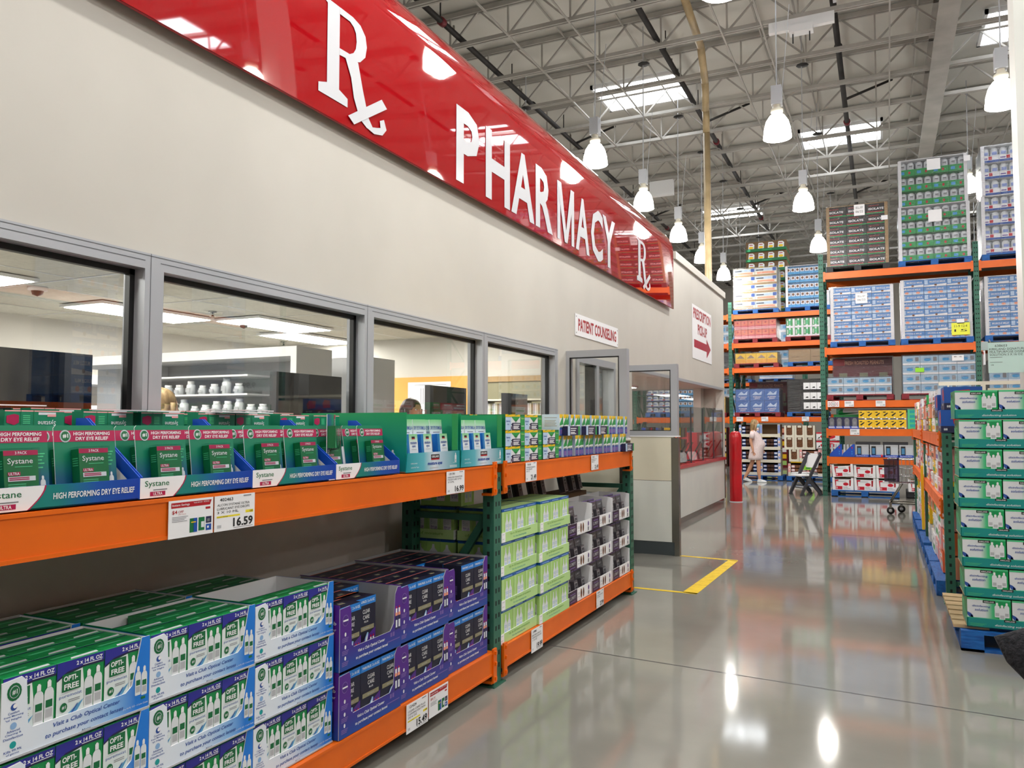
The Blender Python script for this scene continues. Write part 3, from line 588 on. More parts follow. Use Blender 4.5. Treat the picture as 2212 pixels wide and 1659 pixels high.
lamps = [(-4.18, 12.1, 'glowing pendant lamp nearest above the banner edge, below the first skylight'), (-4.18, 15.0, 'second pendant lamp above the banner edge, below a white box'), (-4.18, 17.95, 'third pendant lamp above the banner edge'), (-4.18, 20.6, 'pendant lamp half hidden by the tan pipe'), (-4.12, 23.35, 'low pendant lamp just above the end of the pharmacy wall'), (-4.15, 26.6, 'distant pendant lamp beyond the pharmacy roof'),
    (-1.35, 7.72, 'pendant lamp cut off by the top edge of the view'), (-1.32, 12.1, 'large pendant lamp high over the aisle'), (-1.32, 16.4, 'pendant lamp below the middle skylight'), (-1.32, 20.5, 'pendant lamp touching the black wrapped pallet stack'), (-1.32, 26, 'pendant lamp hidden beyond the tall racks'),
    (1.55, 12.15, 'pendant lamp at the upper right beside the white post'), (1.92, 20.6, 'pendant lamp seen between two green and purple pallet stacks'), (1.6, 24, 'pendant lamp behind the tall pallet stacks'), (-1.35, 3.8, 'pendant lamp overhead, mirrored in the large Rx'), (-1.35, -.5, 'added pendant lamp behind the viewer on the aisle line'), (1.55, 7.6, 'added pendant lamp overhead right of the aisle'), (1.55, 3, 'added pendant lamp overhead near the viewer, right side'),  # unseen lamps behind and overhead right are added for light
    (4.4, 12, 'added pendant lamp far right over the racks'), (4.4, 5, 'added pendant lamp right of the viewer'), (4.4, -2, 'added pendant lamp behind the viewer to the right'), (-1.35, -5, 'added pendant lamp furthest behind the viewer'), (7.2, 8, 'added pendant lamp over the next aisle'), (-4.15, 31, 'added pendant lamp at the far left of the hall'), (-1.35, 31, 'added pendant lamp at the far end of the aisle line'), (-1.35, 37, 'last added pendant lamp on the aisle line'), (3.0, 31, 'added pendant lamp far beyond the tall racks'), (-7.2, 27, 'added pendant lamp far beyond the pharmacy roof'), (10, 3, 'added pendant lamp two aisles to the right'), (10, 12, 'added lamp two aisles to the right, further on'), (7.2, 0, 'added lamp over the next aisle behind the viewer'), (-7.2, 16, 'added pendant lamp over the pharmacy roof')]  # unseen lamps added to light the rest of the hall and far roof
for x, y, lab in lamps: PK.put((x, y, 5.85 if (x, y) != (1.92, 20.6) else 6.95), label=lab, group='pendant lamps')
mb = MB(); mb.box(-.35, .35, -.08, .08, 0, .55, 'white'); mb.box(-.3, -.25, -.05, .05, -.12, 0, 'grey_light'); mb.box(.0, .05, -.05, .05, -.12, 0, 'grey_light'); tag(mb.build('ceiling_box', loc=(-.25, 12.92, 8.29)), 'flat white equipment box hanging from a joist at the top of the view', 'box')
mb = MB(); mb.box(-.55, .55, -.05, .05, 0, .2, 'white'); mb.box(-.2, .2, -.1, .1, -.08, .05, 'white'); mb.box(-.15, -.13, -.02, .0, -.25, -.05, 'black'); mb.box(.13, .15, -.02, .0, -.25, -.05, 'black'); tag(mb.build('wireless_router', loc=(-1.15, 14.54, 8.63)), 'white wireless router with two black antennas on a joist above the aisle', 'router')
mb = MB(); mb.box(-.35, .35, -.08, .08, 0, .45, 'white'); tag(mb.build('ceiling_box', loc=(-5.75, 22.64, 8.35)), 'white box hanging behind the second pendant lamp', 'box')
# ================================================================== RACK PARTS
def holes(f, h, cols, z0=.1, dz=.075, w_=.018, hh=.028):
    z = z0
    while z < h-.05:
        for c in cols: f.rect(c-w_/2, z, c+w_/2, z+hh, 'rack_hole', 1)
        z += dz
def upright_mb(h, w_=.1, d=.075, dz=.075, cols=(.03, .07), eps=.0006):
    mb = MB(); mb.box(-w_/2, w_/2, 0, d, 0, h, 'rack_green'); mb.box(-w_/2-.03, w_/2+.03, -.02, d+.02, 0, .008, 'rack_green')
    f = Fr(mb, (-w_/2, 0, 0), (1,0,0), (0,0,1), eps); holes(f, h, cols, dz=dz)
    for sd in (-1, 1):
        f = FL(mb, -w_/2, d, 0, eps) if sd < 0 else FR(mb, w_/2, 0, 0, eps); holes(f, h, (d/2,), dz=dz)
    return mb
def beam_mb(L, h=.135, d=.05, hooks=True):
    """beam from x=0 to L, top at z=0, front face at y=0"""
    mb = MB(); mb.box(.01, L-.01, 0, d, -h, 0, 'rack_orange')
    mb.box(.01, L-.01, -.004, 0, -.012, -.0, 'rack_orange'); mb.box(.01, L-.01, -.004, 0, -h, -h+.012, 'rack_orange')
    if hooks:
        for x in (.0, L-.045):
            mb.box(x, x+.045, -.010, .002, -h-.045, .02, 'rack_orange')
            for z in (-h-.02, -h/2, -.005): mb.lathe((x+.022, -.011, z), [(.011, 0), (.008, .004), (0, .005)], 'rack_orange', 6) if False else mb.box(x+.014, x+.03, -.02, -.01, z-.01, z+.01, 'rack_orange')
        mb.box(.0, .05, .0, d+.02, -h-.05, -h-.035, 'rack_orange'); mb.box(L-.05, L, .0, d+.02, -h-.05, -h-.035, 'rack_orange')
    return mb
def rack(lab, loc, rz, xs, levels, depth, hpost, bh=.135, deck=True, posts_dz=.075, brace=True, eps=.0006, levelsets=None):
    """pallet rack: front plane y=0 facing -Y locally, bays between xs"""
    t = thing('pallet_rack', lab, 'rack', loc, rz)
    um = upright_mb(hpost, dz=posts_dz, eps=eps).build('upright', t, (xs[0], -.0, 0))
    for i, x in enumerate(xs):
        for j, yy in enumerate((0, depth-.075)):
            if i == 0 and j == 0: continue
            o = um.copy(); COL.objects.link(o); o.parent = t; o.location = (x, yy, 0)
        if brace:
            mb = MB(); z = .25; k = 0
            mb.box(x-.015, x+.015, .07, depth-.07, .15, .19, 'rack_green')
            while z < hpost-.3:
                z2 = min(z+.75, hpost-.1); a, b_ = (.08, depth-.08) if k % 2 else (depth-.08, .08)
                mb.bar((x, a, z), (x, b_, z2), .035, .045, 'rack_green'); mb.box(x-.015, x+.015, .07, depth-.07, z2-.02, z2+.02, 'rack_green'); z = z2; k += 1
            mb.build('brace', t)
    cache = {}
    for i in range(len(xs)-1):
        L = xs[i+1]-xs[i]-.1
        for z in (levelsets[i] if levelsets else levels):
            for j, yy in enumerate((-.012, depth-.04)):
                k = round(L, 3)
                if k not in cache: cache[k] = o = beam_mb(L, bh).build('beam', t)
                else: o = cache[k].copy(); COL.objects.link(o); o.parent = t
                o.location = (xs[i]+.05, yy, z)
            if deck:
                mb = MB(); mb.box(xs[i]+.06, xs[i+1]-.06, .04, depth-.05, z-.03, z-.005, 'shelf_board'); mb.build('deck', t)
    return t
# ================================================================== LEFT EYE-CARE RACK
LX = -2.15
rack('low green and orange rack of eye care products along the pharmacy wall', (LX, 0, 0), HALF, [1.215, 4.36, 7.22], [1.33, .215], .66, 1.28, posts_dz=.075, brace=True)
# the posts only reach the top beam; goods stand on both decks
# ---- price tags on the beams
def ptag(y, z, w_, h, lines, price, lab, hi=False, ps=.3):
    mb = MB(); mb.box(0, .002, 0, w_, 0, h, 'paper'); f = FR(mb, .002, 0, 0, .0004)
    zz = h*.93
    f.lines(w_*.7, w_*.9, [h*.93], h*.035, 'text_grey')
    f.text(lines[0], w_*.12, zz-h*.09, h*.095, 'text_black', None if False else w_*.32, 2); zz -= h*.15
    for s in lines[1:]: f.text(s, w_*.06, zz-h*.075, h*.068, 'text_black', min(w_*.8, w_*.058*len(s)), 2, bold=0); zz -= h*.105
    if hi: f.rect(w_*.05, h*.38, w_*.62, h*.43, 'yellow_hi'); f.text('Instant Savings', w_*.06, h*.385, h*.035, 'text_black', w_*.26, 2, bold=0); f.rect(w_*.76, h*.44, w_*.96, h*.52, 'yellow_hi'); f.text(hi, w_*.94, h*.455, h*.05, 'text_black', None, 2, 'R', 0)
    f.text(price, w_*.95, h*.08, h*.26, 'text_black', w_*.5, 2, 'R', .028); f.rect(w_*.46, h*.045, w_*.95, h*.055, 'text_black')
    f.lines(w_*.06, w_*.16, [h*.1, h*.13, h*.16], h*.012, 'text_grey')
    return tag(mb.build('price_tag', loc=(LX+.018, y, z)), lab, 'price tag')
def savings(y, z, w_, h, lab):
    mb = MB(); mb.box(0, .002, 0, w_, 0, h, 'paper'); f = FR(mb, .002, 0, 0, .0004)
    f.poly([(w_*.05, h*.8), (w_*.92, h*.8), (w_*.96, h*.94), (w_*.05, h*.94)], 'deepred'); f.text('Instant Savings', w_*.07, h*.83, h*.075, 'white', w_*.38, 2); f.text('Valid 8/5/20 - 8/30/20', w_*.9, h*.88, h*.04, 'white', w_*.36, 2, 'R', 0)
    f.rect(w_*.82, h*.69, w_*.93, h*.75, 'deepred'); f.text('$4', w_*.07, h*.63, h*.11, 'deepred', w_*.11, 2); f.text('OFF', w_*.2, h*.655, h*.07, 'sign_red', w_*.12, 2, bold=0); f.text('LIMIT 2 EACH', w_*.2, h*.61, h*.025, 'deepred', w_*.17, 2, bold=0)
    f.lines(w_*.07, w_*.42, [h*.55, h*.51, h*.47, h*.43], h*.015, 'text_grey', jag=w_*.1)
    f.rect(w_*.46, h*.1, w_*.63, h*.48, 'label_green'); f.rect(w_*.55, h*.1, w_*.63, h*.48, 'blue', 2); f.rect(w_*.49, h*.36, w_*.6, h*.39, 'yellow', 3)
    f.rect(w_*.66, h*.12, w_*.8, h*.48, 'green_dark'); f.rect(w_*.72, h*.2, w_*.79, h*.36, 'bottle_white', 2); f.rect(w_*.83, h*.3, w_*.96, h*.48, 'navy'); f.rect(w_*.83, h*.1, w_*.96, h*.27, 'blue')
    f.rect(w_*.86, h*.34, w_*.92, h*.42, 'grey', 2); f.rect(w_*.86, h*.16, w_*.9, h*.22, 'white', 2)
    return tag(mb.build('savings_card', loc=(LX+.018, y, z)), lab, 'price tag')
savings(1.875, 1.195, .19, .125, 'instant savings card with a red header left of the 16.59 tag')
ptag(2.072, 1.195, .195, .125, ['402463', 'ALCON SYSTANE ULTRA', 'LUBRICANT EYE DROPS', '3 X 10 ML'], '16.59', 'white price tag reading 16.59 on the upper beam, beside the savings card', '4.00')
ptag(3.70, 1.198, .2, .122, ['1291781', 'KIRKLAND SIGNATURE', 'MOISTURE EYES', '3/15ML'], '16.99', 'white price tag reading 16.99 on the upper beam')
ptag(4.74, 1.20, .18, .125, ['728120', 'REFRESH RELIEVA', 'EYE DROPS', '65 CT'], '21.49', 'white price tag reading 21.49 on the upper beam, nearer one')
ptag(6.03, 1.21, .175, .118, ['728121', 'REFRESH PLUS', 'LUBRICANT', '100 CT'], '21.49', 'white price tag reading 21.49 on the upper beam, near the right rack end')
ptag(3.32, .065, .2, .14, ['1214224', 'CLEAR CARE PLUS', 'CLEANING SOLUTION', '2X16 OZ'], '15.49', 'white price tag reading 15.49 on the lower beam', '4.00')
savings(3.53, .07, .195, .135, 'instant savings card with red header on the lower beam beside the 15.49 tag')
ptag(4.83, .065, .19, .15, ['1178842', 'BIOTRUE MULTI', 'PURPOSE 2X16 OZ', '+ 10 OZ'], '19.99', 'white price tag reading 19.99 on the lower beam under the lime cartons')
ptag(6.14, .085, .18, .135, ['1342990', 'LUMIFY EYE DROPS', '2/7.5ML'], '27.99', 'white price tag reading 27.99 on the lower beam under the dark cards')
# ---- green contact-solution display cases
OW, OH, OD = .468, .226, .32
def opti_carton():
    w_, h, d = .15, .212, .096
    mb = MB(); mb.box(0, w_, 0, d, 0, h, 'green_box')
    f = FF(mb, 0, 0, 0)
    f.poly([(.0, 0), (.082, 0), (.095, .06), (.08, h-.03), (0, h-.045)], 'g_optifront')
    f.poly([(0, h-.052), (.03, h-.036), (.09, h-.028), (w_, h-.03), (w_, h), (0, h)], 'navy', 2); f.poly([(0, h-.046), (.03, h-.03), (.09, h-.022), (w_, h-.024), (w_, h), (0, h)], mat('indigo', '2A2A90', .4), 3)
    f.text('2 x 14 FL OZ', w_-.006, h-.018, .012, 'white', .085, 4, 'R', .03); f.lines(w_-.07, w_-.008, [h-.0225], .002, 'white', 4)
    f.rect(.016, .127, .074, .177, 'label_green', 3); f.text('OPTI-', .02, .155, .016, 'white', .044, 4, bold=.03); f.text('FREE', .022, .132, .016, 'white', .046, 4, bold=.03)
    f.text('puremoist', .008, .108, .011, 'blue_text', .07, 4, bold=0); f.poly([(.006, .121), (.04, .126), (.076, .125), (.04, .123)], 'grey_light', 3); f.lines(.036, .072, [.1, .095], .002, 'text_grey', 4)
    f.ell(.022, .084, .011, .013, 'label_green', 4); f.text('#1', .016, .079, .01, 'white', .012, 5)
    f.poly([(.03, .06), (.05, .072), (.085, .093), (.066, .066), (.05, .056)], mat('swoosh', '5A9CC8', .4), 3); f.poly([(.04, .058), (.064, .085), (.067, .085), (.046, .056)], 'blue_text', 4)
    f.bottle(.086, .06, .028, .112); f.bottle(.116, .062, .028, .114)
    g = FT(mb, 0, 0, h, .0005); g.poly([(.05, .01), (w_-.01, .012), (w_-.004, .03), (.06, .026)], 'bottle_white'); g.rect(0, .0, w_, .004, 'mint'); g.rect(0, d-.006, w_, d, 'navy'); g.rect(.02, .05, .1, .062, 'mint')
    g = FL(mb, 0, d, 0); g.rect(.01, .15, .05, .19, 'green_dark'); g.lines(.01, d-.02, [.12, .11, .1, .09, .08], .003, 'mint')
    return tag(mb.build('solution_carton'), '', 'carton')
def opti_tray():
    w_, h, d = OW, OH, OD
    t = thing('display_case', '', 'display case')
    mb = MB(); f = FF(mb, 0, 0, 0)
    P = [(0,0),(w_,0),(w_,h),(w_-.03,h),(w_-.062,.085),(w_-.085,.068),(.088,.068),(.075,.082),(.068,.2),(.055,h-.012),(0,h-.018)]
    f.ext(f, P, .004, 'g_opti', 'paper')
    f.ell(.034, .178, .02, .024, 'label_green', 1); f.ell(.034, .178, .014, .017, 'bottle_grey', 2); f.ell(.034, .178, .012, .015, 'label_green', 3); f.text('#1', .027, .171, .014, 'white', .014, 4, bold=.02)
    for z, c in ((.138, 'blue_text'), (.088, 'blue_light'), (.038, 'teal')): f.ell(.034, z, .009, .0095, c, 1); f.ell(.037, z+.002, .006, .006, 'paper', 2) if z > .1 else None
    for z, s in ((.12, 'Comfort'), (.111, 'from Morning'), (.102, "'til Night"), (.072, 'Advanced'), (.063, 'Cleaning &'), (.054, 'Disinfection'), (.02, 'Kills 99.9%'), (.011, 'of germs')): f.text(s, .034, z, .0065, 'blue_text', .0052*len(s)*.85, 1, 'C', .01)
    f.text('Visit a Club Optical Center', .255, .042, .016, 'blue_text', .215, 1, 'C', .02, .2); f.text('to purchase your contact lenses', .25, .018, .016, 'blue_text', .25, 1, 'C', .02, .2); f.text('Alcon', .25, .004, .006, 'navy', .03, 1, 'C')
    f.bottle(w_-.052, .05, .021, .09, l=1); f.bottle(w_-.029, .046, .021, .09, l=1); f.rect(w_-.03, .034, w_-.014, .042, 'label_green', 2); f.text('2 x 14 FL OZ - 2 Lens Cases', w_-.004, .018, .005, 'white', .09, 1, 'R', 0)
    mb.build('front_panel', t)
    mb = MB(); mb.box(0, .004, .004, d, 0, h-.004, 'green_box', right='paper'); mb.box(w_-.004, w_, .004, d, 0, h-.004, 'blue_tray', left='paper'); mb.box(.004, w_-.004, d-.004, d, 0, h-.004, 'paper'); mb.box(.004, w_-.004, .004, d, 0, .004, 'kraft'); mb.box(-.003, w_+.003, -.003, d, -.0, .006, 'grey_light')
    mb.build('tray', t)
    return t
KT, KC = Kind(opti_tray), Kind(opti_carton)
STK = ['leftmost stack', 'middle stack', 'right stack']
ROW = ['top', 'second', 'third', 'bottom']
for si, y0 in enumerate((1.352, 1.832, 2.315)):
    for lv in range(3):
        z = .218+lv*.2275; off = (.012, .0, -.012)[si]+(.004 if lv == 1 else 0)
        rown = ['bottom', 'middle', 'top'][lv]
        KT.put((LX-.0+off, y0, z), HALF, 'green and blue contact solution display case, %s of the %s on the lower shelf' % (rown, STK[si]), 'contact solution display cases')
        rows = 1 if (lv < 2 or si == 2) else 3
        for r in range(rows):
            for c in range(3):
                if si == 1 and r == 2 and c < 1: continue
                KC.put((LX+off-.006-r*.1, y0+.006+c*.1525, z+.005), HALF, 'green solution carton, %s from left, %s row, %s case of the %s' % (ORD[c], ['front', 'second', 'third'][r], rown, STK[si]), 'contact solution cartons')
    # the case behind, only its top layer shows
    lab = 'contact solution display case pushed back to the wall behind the %s' % STK[si]
    KT.put((LX-.335, y0+.01, .218+2*.2275-(.02 if si == 2 else 0)), HALF, lab, 'contact solution display cases')
    for r in range(3):
        for c in range(3):
            KC.put((LX-.342-r*.1, y0+.016+c*.1525, .218+2*.2275+.005-(.02 if si == 2 else 0)), HALF, 'green solution carton, %s from left, %s row, case behind the %s' % (ORD[c], ['front', 'second', 'third'][r], STK[si]), 'contact solution cartons')
# ---- purple lens-care cases
CW, CH_, CD = .476, .285, .62
def cc_carton():
    w_, h, d = .152, .268, .116
    mb = MB(); mb.box(0, w_, 0, d, 0, h, 'navy_dark'); f = FF(mb, 0, 0, 0)
    f.rect(0, h-.034, w_, h, 'strip_blue'); f.text('TWIN PACK  2 x 16 OZ', .01, h-.024, .012, 'white', .132, 2, bold=.02)
    f.poly([(0, 0), (w_, 0), (w_, .12), (0, .05)], 'purple', 1)
    f.text('CLEAR', .05, .196, .018, 'white', .055, 3, bold=0); f.text('CARE', .052, .17, .018, 'white', .05, 3, bold=0); f.text('PLUS', .062, .154, .008, 'white', .03, 3)
    f.rect(.012, .118, .138, .138, 'gold', 3); f.text('HydraGlyde', .075, .124, .008, 'grey_light', .05, 4, 'C', 0)
    f.poly([(.062, .055), (.07, .05), (.088, .075), (.095, .105), (.085, .108), (.068, .085)], 'blue_light', 4); f.poly([(.068, .062), (.075, .06), (.086, .08), (.088, .1), (.076, .085)], 'white', 5)
    f.ell(.035, .042, .014, .018, 'violet', 4); f.ell(.035, .042, .012, .016, 'navy_dark', 5)
    for x in (.105, .125): f.rect(x, .01, x+.017, .05, 'navy', 4); f.rect(x, .05, x+.017, .062, 'peach', 4); f.rect(x+.003, .062, x+.014, .08, 'white', 4); f.rect(x+.005, .08, x+.012, .09, 'red', 4)
    g = FT(mb, 0, 0, h, .0005); g.rect(0, d-.008, w_, d, 'orange_pack'); g.rect(.05, .04, .09, .055, 'gold'); g.rect(.06, .06, .1, .066, 'grey')
    g = FL(mb, 0, d, 0); g.text('CLEAR', .03, .2, .014, 'white', .045, 1); g.text('CARE', .03, .18, .014, 'white', .04, 1); g.lines(.02, .09, [.15, .143, .136, .129, .12, .113, .106], .002, 'violet'); g.rect(.03, .02, .1, .075, 'red')
    return tag(mb.build('lens_care_carton'), '', 'carton')
def cc_tray():
    w_, h, d = CW, CH_, CD
    t = thing('display_case', '', 'display case')
    mb = MB(); f = FF(mb, 0, 0, 0)
    f.ext(f, [(0,0),(w_,0),(w_,h),(w_-.03,h),(w_-.05,h-.03),(w_-.06,.12),(w_-.09,.088),(.1,.088),(.085,.1),(.078,h-.03),(.07,h-.012),(0,h-.016)], .004, 'g_clear', 'grey_light')
    f.ell(.038, .215, .022, .025, 'violet', 1); f.ell(.038, .215, .019, .022, 'purple', 2); f.rect(.02, .212, .056, .219, 'white', 3)
    for z in (.155, .1, .052): f.ell(.038, z, .006, .009, 'white', 1); f.lines(.015, .062, [z-.018, z-.025, z-.032], .004, 'violet', 1, jag=.01)
    f.text('Visit a Club Optical Center', .235, .052, .017, 'white', .21, 1, 'C', .02, .2); f.text('to purchase your contact lenses', .24, .024, .017, 'white', .25, 1, 'C', .02, .2)
    for x in (w_-.05, w_-.026): f.rect(x, .085, x+.02, .15, 'navy', 1); f.rect(x+.003, .095, x+.017, .13, 'bottle_white', 2); f.rect(x, .15, x+.02, .165, 'peach', 1); f.rect(x+.003, .165, x+.017, .185, 'white', 1); f.rect(x+.006, .185, x+.014, .195, 'red', 1)
    for x in (w_-.09, w_-.07): f.rect(x, .06, x+.014, .08, 'violet', 1)
    f.lines(w_-.12, w_-.01, [.04], .004, 'violet', 1); mb.build('front_panel', t)
    mb = MB(); mb.box(0, .004, .004, d, 0, h, 'g_clear', right='grey_light'); mb.box(w_-.004, w_, .004, d, 0, h, 'purple', left='grey_light'); mb.box(.004, w_-.004, d-.004, d, 0, h, 'grey_light'); mb.box(.004, w_-.004, .004, d, 0, .004, 'kraft')
    g = FL(mb, 0, d, 0); g.text('Visit a Club', d-.16, .2, .016, 'white', .14, 1); g.text('Optical Center', d-.16, .17, .016, 'white', .14, 1); g.rect(d-.06, .03, d-.03, .12, 'navy', 1); g.rect(d-.055, .12, d-.035, .16, 'white', 1)
    mb.build('tray', t)
    return t
KT2, KC2 = Kind(cc_tray), Kind(cc_carton)
for si, y0 in enumerate((2.80, 3.285, 3.772)):
    for lv in range(2):
        z = .218+lv*.287; off = (.012, 0, -.012)[si]
        KT2.put((LX+off, y0, z), HALF, 'purple lens care display case, %s one in the %s purple stack' % (['bottom', 'top'][lv], ['left', 'middle', 'right'][si]), 'purple lens care display cases')
        for r in range(1 if lv == 0 else 5):
            for c in range(3):
                if lv == 1 and si == 0 and r < 2 and c == 2: continue
                if lv == 1 and si == 2 and r < 2 and c == 0: continue
                dd = .03 if (lv == 1 and si == 0 and c == 1 and r == 0) else 0
                KC2.put((LX+off-.006-dd-r*.12, y0+.007+c*.1545, z+.005), HALF, 'dark lens care carton, %s from left, %s row, %s case, %s purple stack' % (ORD[c], ORD[r], ['bottom', 'top'][lv], ['left', 'middle', 'right'][si]), 'lens care cartons')
# ---- lime cases
def bio_carton():
    w_, h, d = .176, .2, .1
    mb = MB(); mb.box(0, w_, 0, d, 0, h, 'lime'); f = FF(mb, 0, 0, 0)
    f.rect(0, h-.018, w_, h, 'carton_blue'); f.lines(.03, .15, [h-.012], .005, 'blue_light', 2)
    for x in (.055, .105): f.poly([(x-.006,.02),(x+.04,.02),(x+.04,.11),(x+.026,.13),(x+.022,.165),(x+.012,.165),(x+.008,.13),(x-.006,.11)], 'bottle_white', 1); f.ell(x+.017, .06, .012, .014, 'blue_pale', 2); f.lines(x, x+.034, [.095, .085], .003, 'blue_light', 2)
    f.rect(0, .0, .03, h-.018, 'lime_pale', 1)
    g = FL(mb, 0, d, 0); g.rect(0, h-.018, d, h, 'carton_blue'); g.poly([(.02,.03),(.08,.03),(.08,.12),(.06,.14),(.056,.165),(.042,.165),(.038,.14),(.02,.12)], 'bottle_white'); g.text('Bio', .03, .085, .03, 'bottle_grey', .035, 2, bold=0); g.text('true', .03, .05, .028, 'violet', .045, 2, bold=0)
    g = FB(mb, w_, d, 0); g.rect(0, h-.018, w_, h, 'carton_blue')
    g = FT(mb, 0, 0, h); g.rect(0, 0, w_, d, 'lime_pale'); g.rect(0, 0, w_, .005, 'carton_blue', 2)
    return tag(mb.build('solution_carton'), '', 'carton')
def bio_tray():
    w_, h, d = .56, .205, .32
    t = thing('display_case', '', 'display case'); mb = MB(); f = FF(mb, 0, 0, 0)
    f.ext(f, [(0,0),(w_,0),(w_,.066),(0,.06)], .004, 'lime_pale', 'paper'); f.rect(0, 0, .05, .06, 'paper', 1); f.lines(.008, .035, [.048, .02], .003, 'grey_light', 2)
    f.text('Up to 20 hours of moisture', .12, .034, .018, 'lime_deep', .32, 1, bold=.01); f.text('For the dreaming kids', .17, .012, .014, 'teal', .2, 1, bold=0)
    mb.build('front_panel', t)
    mb = MB(); mb.box(0, .004, .004, d, 0, .06, 'lime_pale'); mb.box(w_-.004, w_, .004, d, 0, .06, 'lime_pale'); mb.box(0, w_, d-.004, d, 0, .06, 'lime_pale'); mb.box(.004, w_-.004, .004, d, 0, .004, 'kraft'); g = FL(mb, 0, d, 0); g.text('of moisture', .06, .025, .018, 'lime_deep', .18, 1, bold=0); mb.build('tray', t)
    return t
KT3, KC3 = Kind(bio_tray), Kind(bio_carton)
for si, y0 in enumerate((4.415, 4.985)):
    for lv in range(4):
        z = .218+lv*.208
        nm = ['bottom', 'second', 'third', 'top'][lv]
        off = (-.005, .012)[si]+(.008 if lv % 2 else 0)
        KT3.put((LX+off, y0, z), HALF, 'lime green solution display case, %s of the %s lime stack' % (nm+(' level' if lv in (1, 2) else ' one'), ['left', 'right'][si]), 'lime green display cases')
        for c in range(3):
            KC3.put((LX+off-.006, y0+.012+c*.179, z+.005), HALF, 'lime green solution carton, %s from left, front row, %s case, %s lime stack' % (ORD[c], nm, ['left', 'right'][si]), 'lime green cartons')
            if c == 0 and si == 0 or lv == 3:
                for r in (1, 2): KC3.put((LX+off-.006-r*.102, y0+.012+c*.179, z+.005), HALF, 'lime green carton, %s from left, %s row back, %s case, %s lime stack' % (ORD[c], ORD[r], nm, ['left', 'right'][si]), 'lime green cartons')
        if si == 0:   # stacks turned towards the rack end, seen through the uprights
            KT3.put((LX-.66+.02, y0-.03, z), 0, 'lime green display case turned to face the rack end, %s level of the rear stack' % nm, 'lime green display cases') if False else None
for lv in range(4):
    nm = ['bottom', 'second', 'third', 'top'][lv]; z = .218+lv*.208
    for c in range(3): KC3.put((LX-.345-c*.1015, 4.43, z+.005), HALF, 'lime green bottle carton, %s from the aisle, %s layer behind the middle upright' % (ORD[c], nm), 'lime green cartons')
    KT3.put((LX-.335, 4.415, z), HALF, 'lime green display case at the wall behind the middle upright, %s layer' % nm, 'lime green display cases')
for c in range(3): KC3.put((LX-.3-.1*c, 4.44, 1.052), HALF, 'loose lime green carton on top of the rear stack, %s from the aisle' % ORD[c], 'lime green cartons')
# ---- dark eye-drop cards in white trays
def lum_card():
    w_, h = .148, .205
    t = thing('blister_card', '', 'blister card')
    mb = MB(); mb.box(0, w_, 0, .003, 0, h, mat('card_char', '4A464C', .35)); f = FF(mb, 0, 0, 0)
    f.rect(0, h-.008, w_, h, 'violet'); f.text('LUMIFY', .074, .16, .016, 'grey_light', .09, 1, 'C', .01); f.lines(.02, .13, [.148, .142], .003, 'grey', 1)
    mb.build('card', t)
    mb = MB(); mb.box(.04, .115, -.035, -.002, .01, .135, mat('card_box', '5A565C', .3)); f = FF(mb, .045, -.035, .01); f.rect(.003, .003, .062, .112, 'grey_light'); f.rect(.007, .007, .058, .108, 'grey_dark', 2); f.text('LUMIFY', .0325, .08, .008, 'grey_light', .036, 3, 'C'); f.rect(.018, .02, .03, .065, 'grey', 3); f.rect(.035, .02, .047, .065, 'grey', 3)
    mb.build('carton', t)
    return t
def lum_tray(w_=.5):
    h, d = .225, .3
    t = thing('display_tray', '', 'display tray'); mb = MB(); f = FF(mb, 0, 0, 0)
    f.ext(f, [(0,0),(w_,0),(w_,.098),(0,.098)], .004, 'paper'); f.rect(0, 0, w_*.38, .098, 'purple_dark'); f.text('LUMIFY', w_*.19, .035, .026, 'grey_light', .13, 2, 'C', .01); f.lines(w_*.08, w_*.3, [.07, .015], .006, 'violet', 2)
    for x in (.56, .66):
        f.ell(w_*x, .05, .016, .036, 'brown', 2); f.ell(w_*x+.004, .052, .009, .012, 'choc', 3)
    f.lines(w_*.41, w_*.5, [.06, .05, .03], .004, 'grey_light', 2); f.ell(w_*.9, .065, .013, .02, 'purple', 2); f.rect(w_*.87, .012, w_*.93, .04, 'text_grey', 2); mb.build('front_lip', t)
    mb = MB()
    mb.ext(Fr(mb, (.004, 0, 0), (0,-1,0), (0,0,1)), [(0,0),(-d,0),(-d,h),(-.05,h),(0,h-.01),(0,.1)][::-1], .004, 'paper'); mb.ext(Fr(mb, (w_, 0, 0), (0,-1,0), (0,0,1)), [(0,0),(-d,0),(-d,h),(-.05,h),(0,h-.01),(0,.1)][::-1], .004, 'paper')
    mb.box(0, w_, d-.004, d, 0, h, 'paper'); mb.box(0, w_, 0, d, 0, .004, 'paper'); mb.build('tray', t)
    return t
KT4, KC4 = Kind(lum_tray), Kind(lum_card)
for si, (y0, gp) in enumerate(((5.555, 0), (6.09, 0), (6.63, 0))):
    for lv in range(3):
        z = .218+lv*.252; nm = ['bottom', 'middle', 'top'][lv]; wy = .52
        KT4.put((LX+.0, y0, z), HALF, 'white tray with LUMIFY lip, %s of the %s column of dark cards' % (nm, ['left', 'centre', 'right'][si]), 'white trays of dark cards')
        for r in range(2):
            for c in range(3):
                if si == 0 and c == 2 and lv == 2: continue
                o = KC4.put((LX-.05-r*.07, y0+.012+c*.157, z+.008), HALF, 'dark blister card, %s from left, %s row, %s tray of the %s column' % (ORD[c], ['front', 'second'][r], nm, ['left', 'centre', 'right'][si]), 'dark eye drop cards'); o.rotation_euler = (math.radians(-8), 0, HALF)
